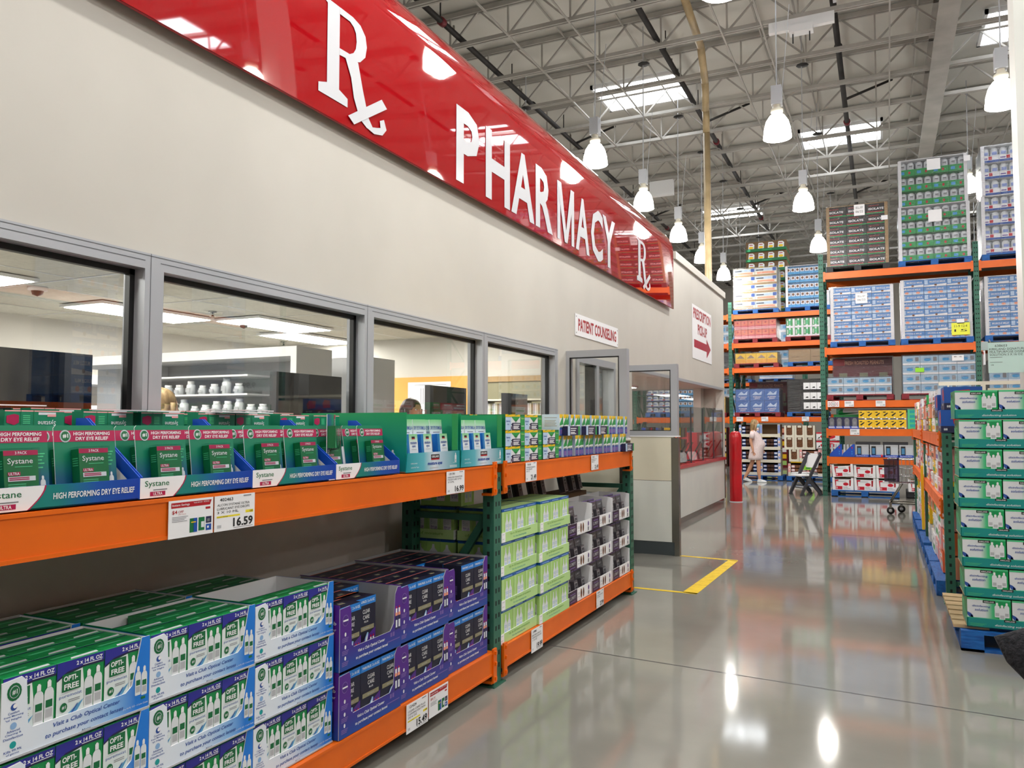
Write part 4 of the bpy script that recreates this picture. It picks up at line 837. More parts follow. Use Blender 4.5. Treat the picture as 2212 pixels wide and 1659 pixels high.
for i, (y0, dx) in enumerate(((5.3, .42), (5.5, .42), (5.78, .42), (5.95, .42), (6.3, .36), (6.5, .36), (6.66, .36))):
    o = KC4.put((LX-dx, y0, .985), HALF, 'dark blister card leaning at the back above the trays, %s from the left' % ORD[i], 'dark eye drop cards'); o.rotation_euler = (math.radians(-12), 0, HALF)
mb = MB(); mb.box(0, 1.6, 0, .25, 0, .76, 'kraft_dark'); tag(mb.build('back_stock_case', loc=(LX-.32, 5.25, .22), rz=HALF), 'plain brown stock case behind the lime and white trays', 'case')
# ---- eye-drop cards on the top shelf
ZS = 1.335
def sy_card():
    w_, h = .205, .225
    t = thing('blister_card', '', 'blister card')
    mb = MB(); f = FF(mb, 0, 0, 0)
    P = [(.0,.0),(w_,0),(w_,h-.008),(w_-.008,h),(.008,h),(0,h-.008)]
    f.ext(f, P, .003, 'g_card', 'paper'); f.rect(0, h-.05, w_, h-.016, 'magenta', 1); f.text('HIGH PERFORMING', .125, h-.031, .0105, 'white', .125, 2, 'C', .02, .1); f.text('DRY EYE RELIEF', .125, h-.046, .0105, 'white', .112, 2, 'C', .02, .1)
    f.ell(.036, h-.033, .018, .019, 'bottle_grey', 2); f.ell(.036, h-.033, .014, .015, 'label_green', 3); f.text('#1', .027, h-.039, .013, 'white', .018, 4, bold=.03)
    f.lines(.155, .195, [.14, .132, .122, .112, .1], .0035, 'mint', 1, jag=.012); f.bottle(.158, .015, .016, .055, lab='blue', l=1); f.bottle(.178, .02, .016, .058, lab='blue', l=1)
    mb.build('card', t)
    mb = MB(); x0, x1, z1 = .052, .15, .15; dp = .036
    mb.box(x0, x1, -dp, -.002, .0, z1, 'green_dark'); f = FF(mb, x0, -dp, 0); W = x1-x0
    f.rect(0, z1-.014, W, z1, 'magenta', 1); f.text('3 PACK', W/2, z1-.011, .008, 'white', .034, 2, 'C'); f.text('Systane', .01, z1-.042, .02, 'white', .072, 2, bold=.005); f.lines(.03, .08, [z1-.047], .002, 'mint', 2)
    f.rect(.01, z1-.07, .045, z1-.06, 'magenta', 2); f.text('ULTRA', .012, z1-.069, .008, 'white', .03, 3); f.rect(.01, z1-.086, .088, z1-.073, 'bottle_white', 2); f.lines(.013, .07, [z1-.078, z1-.083], .003, 'magenta', 3); f.lines(.01, .06, [z1-.096, z1-.102], .0025, 'mint', 2); f.ell(.02, .018, .009, .01, 'bottle_grey', 2); f.ell(.02, .018, .007, .008, 'label_green', 3); f.poly([(.06, 0), (W, 0), (W, .03)], 'mint', 2)
    g = FL(mb, x0, -.002, 0); g.lines(.006, .03, [z1-.03, z1-.037, z1-.044, z1-.051], .003, 'mint'); mb.build('carton', t)
    mb = MB(); mb.box(x0-.004, x1+.004, -dp-.004, -.001, -.0, z1+.006, 'blister', back=None); mb.build('blister', t)
    return t
def sy_tray():
    w_, h, d = .492, .26, .31
    t = thing('display_tray', '', 'display tray'); mb = MB(); f = FF(mb, 0, 0, 0)
    f.ext(f, [(0,0),(w_,0),(w_,.066),(0,.066)], .005, 'g_syst', 'blue_tray')
    f.poly([(0,0),(.13,0)]+[(.13+.05*math.sin(a*.3), .066*a/5) for a in range(1, 6)]+[(0,.066)], 'paper', 1)
    pts = [(.13+.05*math.sin(a*.3), .066*a/5) for a in range(6)]; f.poly(pts+[(x+.005, z) for x, z in pts[::-1]], 'magenta', 1)
    f.text('Systane', .018, .032, .024, 'label_green', .095, 2, bold=.005); f.lines(.05, .105, [.024], .003, 'grey', 2); f.rect(.038, .006, .098, .02, 'magenta', 2); f.text('ULTRA', .068, .008, .01, 'white', .036, 3, 'C', .02)
    f.text('HIGH PERFORMING DRY EYE RELIEF', .205, .024, .018, 'white', .27, 2, bold=.02, shear=.05); mb.build('front_lip', t)
    for x in (.005, w_):
        mb = MB(); mb.ext(Fr(mb, (x, 0, 0), (0,-1,0), (0,0,1)), [(0,0),(-d,0),(-d,h),(-d+.05,h),(0,.07)][::-1], .005, 'blue_tray'); g = FR(mb, .0001, 0, 0) if x < .1 else FL(mb, w_-.0055, d, 0)
        if x > .1: g.poly([(.03,.01),(d-.03,.01),(d-.03,.05),(.06,h-.05),(.03,h-.05)], 'paper', 1)
        mb.build('side_panel', t)
    mb = MB(); mb.box(0, w_, d-.004, d, 0, .13, 'blue_tray', front='paper'); mb.box(0, w_, 0, d, 0, .004, 'paper'); mb.build('tray', t)
    return t
def sy_up():
    w_, h, d = .2, .262, .06
    mb = MB(); mb.box(0, w_, 0, d, 0, h, 'g_card', top='pinkpack'); f = Fr(mb, (w_, 0, h), (-1,0,0), (0,0,-1)); f.rect(.0, 0, w_, .004, 'pinkpack')
    f.rect(.03, .006, .09, .014, 'bottle_white', 1); f.rect(.03, .012, .06, .02, 'pinkpack', 2); f.text('Systane', .03, .03, .02, 'white', .062, 2, bold=.005); f.poly([(.155, .016), (.17, .012), (.195, .018), (.195, .04), (.17, .048), (.155, .04)], 'magenta', 2); f.lines(.118, .142, [.016, .022, .028, .034, .04], .003, 'mint', 2); f.rect(.148, 0, .15, .2, 'green_dark', 2); f.rect(.105, 0, .107, .2, 'green_dark', 2)
    return tag(mb.build('eye_drop_pack'), '', 'pack')
KU = Kind(sy_up)
KT5, KC5 = Kind(sy_tray), Kind(sy_card)
ty = [1.282, 1.778, 2.275, 2.775]; TN = ['leftmost', 'second', 'third', 'fourth']
for i, y0 in enumerate(ty):
    KT5.put((LX+.0, y0, ZS), HALF, 'front tray of green eye drop cards, %s of the four on the top shelf' % TN[i], 'trays of green eye drop cards')
    for c in range(2):
        for r, dx in ((0, .055), (1, .12), (2, .18)):
            if i == 3 and c == 0 and r == 0: continue
            if r == 2 and i % 2: continue
            o = KC5.put((LX-dx, y0+.03+c*.225-r*.018+(.01 if i == 1 else 0), ZS+.012), HALF, 'green eye drop card, %s side, %s from front, in the %s front tray' % (['left', 'right'][c], ORD[r], TN[i]), 'green eye drop cards')
            o.rotation_euler = (math.radians(-7-r*2), 0, HALF)
    for row in (1, 2):
        yy = y0+row*.02; xx = LX-.315*row+.0
        KT5.put((xx, yy, ZS), HALF, '%s tray of upended eye drop cards behind the %s front tray' % (['', 'middle', 'rearmost'][row], TN[i]), 'trays of green eye drop cards')
        for c in range(2):
            for r in range(2):
                KU.put((xx-.045-r*.12, yy+.03+c*.225+.01*((i+r+c) % 3), ZS+.006+row*.016), HALF, 'green upended eye drop pack, %s side, %s one, %s row behind the %s front tray' % (['left', 'right'][c], ['front', 'back'][r], ['', 'middle', 'rear'][row], TN[i]), 'upended eye drop packs')
o = KC5.put((LX-.05, 2.80, ZS+.22), HALF, 'green eye drop card lying on its side across the fourth front tray', 'green eye drop cards'); o.matrix_world = Matrix.Translation((LX-.07, 2.80, ZS+.285)) @ Matrix.Rotation(HALF+.5, 4, 'Z') @ Matrix.Rotation(math.radians(90), 4, 'Y')
for i, (y0, dx, a) in enumerate(((2.0, .34, .25), (2.45, .30, .2), (1.6, .62, -.1), (2.75, .58, .15))):
    mb = MB(); mb.box(0, .2, 0, .225, 0, .004, 'paper', top='g_card'); f = FT(mb, 0, 0, .004); f.rect(0, .17, .2, .205, 'magenta'); f.text('HIGH PERFORMING', .05, .182, .012, 'white', .13, 2)
    o = tag(mb.build('fallen_card'), 'empty green card lying flat across the packs, %s from the left' % ORD[i], 'card', 'fallen cards'); o.matrix_world = Matrix.Translation((LX-dx+.1, y0, ZS+.286+.016*(i > 1))) @ Matrix.Rotation(HALF+a, 4, 'Z') @ Matrix.Rotation(math.radians(1), 4, 'X')
# ---- teal trays of moisture drops
def mo_card():
    t = thing('blister_card', '', 'blister card'); w_, h = .128, .24
    mb = MB(); mb.box(0, w_, 0, .003, 0, h, 'paper', front='g_mcard'); f = FF(mb, 0, 0, 0); f.text('DRY EYE FORMULA', w_/2, h-.055, .02, 'blue_text', .118, 1, 'C', .02, .15); f.lines(.03, .1, [h-.072, h-.088], .005, 'text_grey', 1, jag=.01); mb.build('card', t)
    mb = MB(); mb.box(.012, .116, -.036, -.002, 0, .16, 'strip_blue', front='g_mcard'); f = FF(mb, .03, -.036, 0); f.rect(-.018, 0, .005, .16, mat('cobalt', '1C78B8', .35)); f.rect(.03, .138, .06, .148, 'black', 1); f.rect(.03, .134, .06, .138, 'red', 2)
    f.text('moisture', .044, .108, .016, 'blue_text', .06, 2, 'C', .015, .2); f.text('eyes', .046, .088, .014, 'blue_text', .032, 2, 'C', .015, .2); f.lines(.022, .07, [.08], .003, 'grey_light', 2); f.poly([(.01, .055), (.02, .04), (.036, .01), (.03, .0), (.008, 0)], 'blue_text', 2); f.poly([(.045, .05), (.075, .06), (.07, .04)], 'text_grey', 2); f.rect(.03, .0, .08, .022, 'strip_blue', 2)
    mb.build('carton', t); return t
def mo_tray():
    w_, h, d = .53, .3, .66
    t = thing('display_tray', '', 'display tray'); mb = MB(); f = FF(mb, 0, -.012, 0)
    f.ext(f, [(-.012,0),(w_+.004,0),(w_-.0,.096),(-.0,.096)], .005, 'g_moist', 'teal')
    f.rect(.225, .06, .31, .083, 'black', 1); f.text('KIRKLAND', .267, .066, .012, 'white', .07, 2, 'C', .02); f.rect(.225, .055, .31, .062, 'deepred', 2); f.text('moisture eyes', .265, .024, .022, 'blue_text', .15, 2, 'C', .03, .2); f.lines(.21, .3, [.012], .004, 'grey_light', 2)
    f.text('KIRKLAND', .03, .04, .006, 'white', .06, 2, bold=0); f.text('works like Tears', .03, .02, .007, 'white', .075, 2, bold=0); f.bottle(.475, .035, .02, .05, lab=None, l=1); f.text('3 bottles', .455, .03, .005, 'white', .04, 2); f.lines(.42, .5, [.015, .008], .003, 'white', 2); mb.build('front_lip', t)
    mb = MB()
    for x in (.005, w_): mb.ext(Fr(mb, (x, 0, 0), (0,-1,0), (0,0,1)), [(0,0),(-d,0),(-d,h+.0),(0,h)][::-1], .005, 'g_moistside')
    g = FL(mb, 0, d, 0); [g.bottle(d-.16+i*.035, .03+.004*i, .028, .075, lab='blue_light', l=1) for i in range(3)]; mb.box(0, w_, d-.004, d, 0, h, 'green_box'); mb.box(0, w_, 0, d, 0, .004, 'kraft'); mb.box(w_-.06, w_, .0, .004, .1, h, 'green_box'); mb.build('tray', t)
    return t
KT6, KC6 = Kind(mo_tray), Kind(mo_card)
for i, y0 in enumerate((3.325, 3.885)):
    KT6.put((LX, y0, ZS), HALF, 'teal display tray with white centred lip, %s of the two' % ['left', 'right'][i], 'teal display trays')
    for c in range(3):
        for r in range(3):
            o = KC6.put((LX-.05-r*.055, y0+.035+c*.138+(.03 if (i == 0 and c == 2) else 0), ZS+.028), HALF, 'blue and white eye drop card, %s from left, %s row, %s teal tray' % (ORD[c], ORD[r], ['left', 'right'][i]), 'blue and white eye drop cards')
            o.rotation_euler = (math.radians(-5), 0, HALF)
# ---- single-use vial cartons
def rf_wide():
    w_, h, d = .298, .1, .2
    mb = MB(); mb.box(0, w_, 0, d, 0, h, 'green_dark', top='yellow'); f = FF(mb, 0, 0, 0)
    f.rect(0, .0, .085, .082, 'blue_pale', 2); f.text('Refresh', .04, .05, .013, 'blue_text', .055, 3, 'C', .01); f.text('tears', .04, .032, .01, 'blue_text', .03, 3, 'C', 0)
    f.rect(.0, .084, w_-.075, h, 'yellow', 1); f.poly([(.02, .09), (.09, h), (.05, h)], 'greenpack', 2); f.poly([(.13, .09), (.2, h), (.16, h)], 'greenpack', 2); f.rect(.085, .04, .225, .086, 'bottle_white', 1)
    f.poly([(.085, .086), (.155, .05), (.225, .086)], 'greenpack', 2); f.text('Refresh', .155, .055, .011, 'label_green', .045, 3, 'C'); f.text('tears', .155, .043, .008, 'label_green', .025, 3, 'C', 0)
    f.poly([(.07, .0), (.235, 0), (.225, .046), (.1, .046)], 'navy', 3); f.lines(.115, .215, [.034, .022, .014, .006], .005, 'white', 4, jag=.03); f.ell(.085, .014, .012, .018, 'white', 4); f.ell(.085, .014, .008, .013, 'navy', 5)
    f.rect(w_-.07, .0, w_-.004, .09, 'greenpack', 2); f.text('Relieva', w_-.036, .07, .012, 'lime', .05, 3, 'C', .02); f.text('sample', w_-.036, .02, .01, 'white', .045, 3, 'C', .02)
    return tag(mb.build('vial_carton'), '', 'carton')
def rf_tall():
    w_, h, d = .072, .158, .14
    mb = MB(); mb.box(0, w_, 0, d, 0, h, 'paper', top='yellow'); f = FF(mb, 0, 0, 0)
    f.rect(.003, h-.028, w_-.003, h, 'yellow', 1); f.poly([(.003, h-.07), (w_-.003, h-.01), (w_-.003, h-.075), (.003, h-.085)], 'greenpack', 2); f.text('Refresh', w_/2, h-.098, .01, 'label_green', .045, 3, 'C'); f.rect(.003, .0, w_-.003, .058, 'blue_text', 1); f.rect(.008, .058, w_-.008, .064, 'text_grey', 1); f.rect(.015, .012, w_-.015, .045, 'violet', 2)
    g = FL(mb, 0, d, 0); g.rect(0, 0, d, h, 'blue_pale', 1); g.lines(.02, .12, [.13, .11, .1, .09, .08, .07], .004, 'text_grey', 2, jag=.02)
    return tag(mb.build('vial_carton'), '', 'carton')
KW, KTL = Kind(rf_wide), Kind(rf_tall)
for lv in range(3):
    for c in range(3):
        if lv == 2 and c == 2: continue
        KW.put((LX+.0-.006*(c % 2), 4.47+c*.303, ZS+lv*.103+(.0)), HALF, 'wide green and white vial carton, %s from the left in the %s layer' % (ORD[c], ['bottom', 'middle', 'top'][lv]), 'wide vial cartons')
for lv in range(3):
    for i in range(3): KW.put((LX-.24, 4.44+i*.3, ZS+lv*.103), HALF, 'wide vial carton of the second row, %s from the left, %s layer' % (ORD[i], ['bottom', 'middle', 'top'][lv]), 'wide vial cartons')
for lv in range(2):
    for c in range(22):
        y0 = 5.40+c*.0765+(.02 if c > 3 else 0)
        KTL.put((LX-.004-(.0 if (c*7+lv) % 3 else .014), y0, ZS+lv*.16), HALF, 'narrow white vial carton with yellow top, number %s from left, %s row' % (['one','two','three','four','five','six','seven','eight','nine','ten','eleven','twelve','thirteen','fourteen','fifteen','sixteen','seventeen','eighteen','nineteen','twenty','twenty one','twenty two'][c], ['lower', 'upper'][lv]), 'narrow vial cartons')
mb = MB()
for i, y in enumerate((5.45, 5.85, 6.15, 6.9)):
    mb = MB(); mb.box(0, .26, 0, .04, 0, .07, 'navy'); f = FF(mb, 0, 0, 0); f.lines(.06, .18, [.05, .035, .02, .01], .006, 'white', 1, jag=.04); f.rect(.22, .0, .255, .07, 'greenpack', 1); f.rect(.0, .0, .045, .07, 'blue_pale', 1)
    tag(mb.build('vial_carton', loc=(LX+.042, y, ZS+.16 if i < 3 else ZS), rz=HALF), 'navy fronted vial carton lying across the narrow ones, %s from the left' % ORD[i], 'carton', 'navy fronted cartons')
for i in range(8):
    mb = MB(); mb.box(0, .1, 0, .12, 0, .3, 'blue_pale'); f = FF(mb, 0, 0, 0); f.text('Refresh', .05, .27, .01, 'blue_text', .05, 1, 'C') if i % 3 else f.rect(.0, .26, .1, .3, 'black')
    tag(mb.build('vial_carton', loc=(LX-.5, 3.55+i*.13+(.2 if i > 3 else 0), ZS), rz=HALF), 'pale blue vial carton behind the teal trays, %s from the left' % ORD[i], 'carton', 'pale blue vial cartons')
# ================================================================== PALLETS AND WRAPPED LOADS
def pallet_mb(w_=1.2, d=1.0, m='pallet_blue', h=.14):
    mb = MB()
    for i in range(7): a = -w_/2+.0+i*(d-.1)/6; mb.box(-w_/2, w_/2, i*(d-.1)/6, i*(d-.1)/6+.1, h-.022, h, m)
    for x in (-w_/2, -.07, w_/2-.14):
        for y in (0, d/2-.07, d-.14): mb.box(x, x+.14, y, y+.14, .02, h-.022, m)
        mb.box(x, x+.14, 0, d, 0, .02, m)
    mb.box(-w_/2, w_/2, 0, .1, 0, .018, m); mb.box(-w_/2, w_/2, d-.1, d, 0, .018, m)
    return mb
PALM = {}
def pallet_part(parent, w_, d, m):
    k = (round(w_, 2), d, m)
    if k not in PALM: o = pallet_mb(w_, d, m).build('pallet', parent); PALM[k] = o.data
    else: o = bpy.data.objects.new('pallet', PALM[k]); COL.objects.link(o); o.parent = parent
    return o
def load(lab, loc, w_, h, nx, nz, art, pm='pallet_blue', d=1.0, wrap='wrap', corner='paper', rz=0, note=None, wraph=None, hp=.14, topcap=True, side='grey_light', inset=0, label='paper'):
    """wrapped pallet load: pallet, cartons in a grid, corner boards, stretch film"""
    t = thing('wrapped_pallet_load', lab, 'pallet load', loc, rz, 'wrapped pallet loads')
    if pm: pallet_part(t, w_, d, pm)
    z0 = hp if pm else 0
    cw, ch = (w_-.06-2*inset)/nx, (h-z0)/nz
    src = {}
    for k in range(nz):
        for i in range(nx):
            v = (k % 2 if art in (art_milk,) else 0)
            if v not in src:
                mb = MB(); art(mb, cw-.006, d-.1, ch-.006, v); o = src[v] = mb.build('carton', t)
            else: o = src[v].copy(); COL.objects.link(o); o.parent = t
            o.location = (-w_/2+.03+inset+i*cw, .05+inset, z0+k*ch)
    if corner:
        mb = MB()
        for x in (-w_/2+.022+inset, w_/2-.022-inset):
            s = -1 if x > 0 else 1
            mb.box(x, x+s*.06, .036+inset, .042+inset, z0, h, corner); mb.box(x-s*.006, x, .036+inset, .1+inset, z0, h, corner)
        mb.build('corner_board', t)
    if topcap: mb = MB(); mb.box(-w_/2+.03, w_/2-.03, .04, d-.04, h, h+.012, corner or 'paper'); mb.build('top_sheet', t)
    if wrap:
        mb = MB(); a = w_/2-.012
        zt = h+.02
        mb.box(-a, a, .022, d-.022, z0-.05 if pm else .0, zt, wrap, bottom=None); mb.build('stretch_film', t)
    if note:
        for (x, z, nw, nh, c, tx) in note:
            mb = MB(); f = FF(mb, 0, 0, 0); mb.box(0, nw, 0, .002, 0, nh, c); f.e = .001
            if tx:
                for q, s in enumerate(tx.split('\n')): f.text(s, nw/2, nh*(.62-.36*q), nh*.2, 'text_black', nw*.7, 1, 'C', 0)
            o = mb.build('note', t, (x, .012, z))
    return t
def art_isolate(mb, w_, d, h, v):
    mb.box(0, w_, 0, d, 0, h, 'black'); f = FF(mb, 0, 0, 0, .002)
    f.rect(0, 0, w_, h*.10, 'greenpack'); f.rect(0, h*.14, w_*.8, h*.21, 'red'); f.text('ISOLATE', w_*.1, h*.36, h*.22, 'white', w_*.75, 2, bold=.03); f.text('100% ISOLATE', w_*.1, h*.74, h*.1, 'red', w_*.5, 2)
def art_jars(mb, w_, d, h, v):
    c = 'lime_deep' if mb.__dict__.get('c') is None else mb.c
    mb.box(0, w_, 0, d, 0, h*.42, 'greenpack'); f = FF(mb, 0, 0, 0, .002); f.rect(w_*.1, h*.1, w_*.35, h*.3, 'skyblue'); f.rect(w_*.6, h*.12, w_*.72, h*.28, 'red'); mb.box(0, w_, .04, d, h*.42, h*.46, 'grey_light')
    for i in (0, 1): mb.lathe((w_*(.25+.5*i), .09, h*.42), [(w_*.22, 0), (w_*.22, h*.38), (w_*.14, h*.5), (0, h*.5)], 'bottle_white', 10); ff = FF(mb, w_*(.25+.5*i)-w_*.12, .09-w_*.225, h*.5, .002); ff.rect(0, 0, w_*.24, h*.2, 'grey_light'); ff.rect(.01, h*.12, w_*.22, h*.16, 'grey_dark', 2)
    mb.box(0, w_, .2, d, h*.42, h, 'bottle_grey')
def art_purple(mb, w_, d, h, v):
    mb.box(0, w_, 0, d, 0, h*.4, 'paper'); f = FF(mb, 0, 0, 0, .002); f.rect(0, 0, w_, h*.14, 'blue'); f.rect(w_*.4, h*.16, w_*.6, h*.36, 'red'); f.rect(w_*.05, h*.2, w_*.35, h*.28, 'violet')
    for i in (0, 1): mb.lathe((w_*(.25+.5*i), .09, h*.4), [(w_*.22, 0), (w_*.22, h*.4), (w_*.14, h*.55), (0, h*.55)], 'bottle_white', 10); ff = FF(mb, w_*(.25+.5*i)-w_*.14, .09-w_*.225, h*.46, .002); ff.rect(0, 0, w_*.28, h*.2, 'periwinkle')
    mb.box(0, w_, .2, d, h*.4, h, 'bottle_grey')
def art_milk(mb, w_, d, h, v):
    mb.box(0, w_, 0, d, 0, h, 'skyblue' if 0 else mat('milk_blue', '4C88CC', .4)); f = FF(mb, 0, 0, 0, .002)
    if v: f.poly([(0, 0), (w_, 0), (w_, h*.34), (0, h*.16)], 'paper'); f.text('MUSCLE MILK', w_*.25, h*.52, h*.24, 'white', w_*.7, 2, bold=.02); f.rect(w_*.03, h*.3, w_*.18, h*.9, 'blue_pale', 2); f.ell(w_*.52, h*.2, w_*.06, h*.13, 'brown', 3)
    else:
        f.rect(0, 0, w_, h*.38, 'blue_pale'); f.text('MUSCLE MILK', w_*.12, h*.6, h*.2, 'white', w_*.76, 2, bold=.02)
        for i in (.25, .75): f.ell(w_*i, h*.25, w_*.09, h*.16, 'peach', 3); f.rect(w_*(i-.2), h*.06, w_*(i+.2), h*.14, 'paper', 2)
        f.rect(w_*.49, 0, w_*.505, h, 'blue', 3)
def art_peanut(mb, w_, d, h, v):
    mb.box(0, w_, 0, d, 0, h, 'maroon'); f = FF(mb, 0, 0, 0, .002); f.rect(w_*.0, h*.8, w_*.2, h*.97, 'deepred'); f.text('FRESH ROASTED PEANUTS', w_*.2, h*.82, h*.1, 'peach', w_*.66, 2, bold=.02)
    for i in (.1, .45, .78): f.rect(w_*i, h*.3, w_*(i+.14), h*.6, 'gold'); f.rect(w_*i, h*.14, w_*(i+.16), h*.26, 'gold', 2)
def art_paleblue(mb, w_, d, h, v):
    mb.box(0, w_, 0, d, 0, h, mat('tissue_blue', 'A8C8E0', .45)); f = FF(mb, 0, 0, 0, .002); f.rect(0, 0, w_, h*.22, 'paper'); f.ell(w_*.4, h*.55, w_*.2, h*.16, 'skyblue', 2); f.text('Kleenex' if 0 else 'Cottonelle', w_*.2, h*.66, h*.16, 'blue_text', w_*.4, 3, bold=0); f.rect(w_*.72, h*.4, w_*.92, h*.85, 'text_grey', 2)
def art_kraftlogs(mb, w_, d, h, v):
    mb.box(0, w_, 0, d, 0, h, 'cream'); f = FF(mb, 0, 0, 0, .002); f.rect(0, h*.62, w_, h*.9, 'blue_pale'); f.rect(w_*.82, h*.55, w_*.98, h*.95, 'blue', 2); f.rect(0, 0, w_, h*.2, 'kraft'); f.poly([(w_*.1, h*.25), (w_*.5, h*.3), (w_*.9, h*.22), (w_*.9, h*.5), (w_*.1, h*.5)], 'peach', 2); f.rect(w_*.05, h*.66, w_*.4, h*.8, 'grey_dark', 2)
def art_cups(mb, w_, d, h, v):
    mb.box(0, w_, 0, d, 0, h*.3, 'skyblue'); mb.box(0, w_, .04, d, h*.3, h*.98, mat('cup_blue', '3C7CAC', .5)); f = FF(mb, 0, .04, h*.3, .002)
    for i in range(3): x = w_*(.17+.33*i); f.poly([(x-.05, .01), (x+.05, .01), (x+.06, h*.5), (x-.06, h*.5)], 'paper'); f.ell(x, h*.28, .035, .035, 'brown', 2)
def art_redsnack(mb, w_, d, h, v):
    mb.box(0, w_, 0, d, 0, h, mat('snack_red', 'D86048', .4)); f = FF(mb, 0, 0, 0, .002); f.rect(0, 0, w_, h*.3, 'pinkpack'); f.rect(0, h*.3, w_, h*.42, 'red'); f.ell(w_*.5, h*.7, w_*.3, h*.18, 'orange_pack', 2); f.ell(w_*.5, h*.74, w_*.16, h*.12, 'deepred', 3); f.text('mandarins', w_*.1, h*.12, h*.12, 'red', w_*.8, 2)
def art_green(mb, w_, d, h, v):
    mb.box(0, w_, 0, d, 0, h, 'paper'); f = FF(mb, 0, 0, 0, .002); f.rect(0, h*.2, w_*.3, h, 'greenpack'); f.rect(w_*.5, h*.2, w_*.75, h, 'greenpack'); f.rect(w_*.3, h*.3, w_*.5, h*.8, 'mint', 2); f.rect(w_*.1, h*.3, w_*.18, h*.8, 'white', 2)
def art_yellowflat(mb, w_, d, h, v):
    mb.box(0, w_, 0, d, 0, h, 'yellow'); f = FF(mb, 0, 0, 0, .002); f.rect(0, 0, w_, h*.4, mat('amber', 'F0A818', .4)); f.poly([(w_*.1, h*.5), (w_*.5, h*.85), (w_*.9, h*.5)], 'kraft', 2)
def art_kraft(mb, w_, d, h, v):
    mb.box(0, w_, 0, d, 0, h, 'kraft'); f = FF(mb, 0, 0, 0, .002); f.rect(w_*.1, h*.4, w_*.5, h*.44, 'kraft_dark')
def art_turkey(mb, w_, d, h, v):
    mb.box(0, w_, 0, d, 0, h, mat('jerky_blue', '2A62B4', .4)); f = FF(mb, 0, 0, 0, .002); f.text('TURKEY', w_*.2, h*.26, h*.11, 'white', w_*.6, 2, bold=.02); f.text('JERKY', w_*.3, h*.1, h*.11, 'white', w_*.4, 2, bold=.02); f.poly([(w_*.15, h*.5), (w_*.4, h*.8), (w_*.6, h*.6), (w_*.85, h*.85), (w_*.8, h*.5)], 'blue_pale', 2)
def art_blackwhite(mb, w_, d, h, v):
    mb.box(0, w_, 0, d, 0, h, 'grey_dark'); f = FF(mb, 0, 0, 0, .002); f.rect(w_*.1, h*.7, w_*.9, h*.76, 'grey')
def art_whitebox(mb, w_, d, h, v):
    mb.box(0, w_, 0, d, 0, h, 'grey_dark'); mb.box(w_*.04, w_*.96, -.01, 0, h*.1, h*.85, 'pinkpack' if 0 else 'paper'); f = FF(mb, w_*.04, -.01, h*.1, .002); f.poly([(w_*.2, h*.1), (w_*.4, h*.25), (w_*.6, h*.3), (w_*.75, h*.12)], 'black')
def art_salad(mb, w_, d, h, v):
    mb.box(0, w_, 0, d, 0, h*.28, 'label_green'); mb.box(0, w_, .04, d, h*.28, h, 'kraft_dark'); f = FF(mb, 0, .04, h*.28, .002)
    for i in range(4): x = w_*(.13+.245*i); f.poly([(x-.09, .0), (x+.09, .0), (x+.1, h*.45), (x+.05, h*.6), (x-.07, h*.6)], 'bottle_white'); f.ell(x, h*.16, .07, h*.12, 'yellow', 2); f.rect(x-.05, h*.4, x+.05, h*.48, 'sign_red', 2)
    f = FF(mb, 0, 0, 0, .002); f.text('ORGANIC', w_*.4, h*.08, h*.1, 'mint', w_*.25); f.ell(w_*.08, h*.14, .05, h*.1, 'mint')
# ================================================================== RACK FACING THE AISLE, y = 19
RY = 19.0
rack('tall green and orange pallet rack facing the viewer at the end of the aisle', (0, RY, 0), 0, [-1.19, 1.86, 4.9], [], 1.15, 5.45, posts_dz=.1, bh=.15, deck=True, eps=.003, levelsets=[[.87, 1.49, 2.12, 3.31, 5.02], [2.12, 3.31, 5.02]], brace=True)
def bt(x, z, txt, lab, w_=.19, h=.13, y=RY-.03, n='price_tag'):
    mb = MB(); mb.box(0, w_, -.004, 0, 0, h, 'paper'); f = FF(mb, 0, -.004, 0, .001); f.lines(.02, w_*.7, [h*.8, h*.68, h*.56], h*.05, 'text_grey'); f.text(txt, w_*.95, h*.1, h*.24, 'text_black', None, 2, 'R', 0)
    tag(mb.build(n, loc=(x, y, z)), lab, 'price tag')
bt(-.75, 1.985, '13.49', 'small white tag reading 13.49 beside the round bay number sign'); bt(-.12, 1.985, '11.99', 'small white tag reading 11.99 on the beam under the pale blue cartons'); bt(-.65, 1.36, '41.99', 'small white tag reading 41.99 on the beam under the yellow cartons')
mb = MB(); mb.box(0, .24, -.004, 0, 0, .13, 'paper'); f = FF(mb, 0, -.004, 0, .001); f.ell(.12, .065, .06, .055, 'sign_red'); f.ell(.12, .065, .052, .047, 'paper', 2); f.text('12', .12, .04, .05, 'text_black', None, 3, 'C'); f.lines(.02, .05, [.03, .06, .09], .01, 'red'); f.lines(.19, .22, [.03, .06, .09], .01, 'red'); tag(mb.build('bay_sign', loc=(-1.10, RY-.03, 1.985)), 'white bay sign with a red ringed number on the beam of the near tall rack', 'sign')
Y1 = RY+.04
load('wrapped black ISOLATE cartons with kraft corner boards, top left of the near tall rack', (-.42, Y1, 5.02), 1.3, 1.5, 3, 6, art_isolate, 'pallet_black', corner='kraft', note=[(-.05, 1.25, .22, .25, 'paper', 'SELL BY\n06/22'), (.5, 1.1, .13, .1, 'paper', None)])
load('upper block of wrapped green and white jars on the near tall rack', (1.1, Y1, 6.36), 1.36, 1.02, 4, 3, art_jars, None, note=[(-.1, .75, .26, .24, 'paper', None), (.6, .85, .12, .12, 'paper', None)])
load('lower block of wrapped green and white jars on a blue pallet', (1.1, Y1, 5.02), 1.4, 1.33, 4, 4, art_jars, note=[(-.1, .95, .26, .26, 'paper', None)])
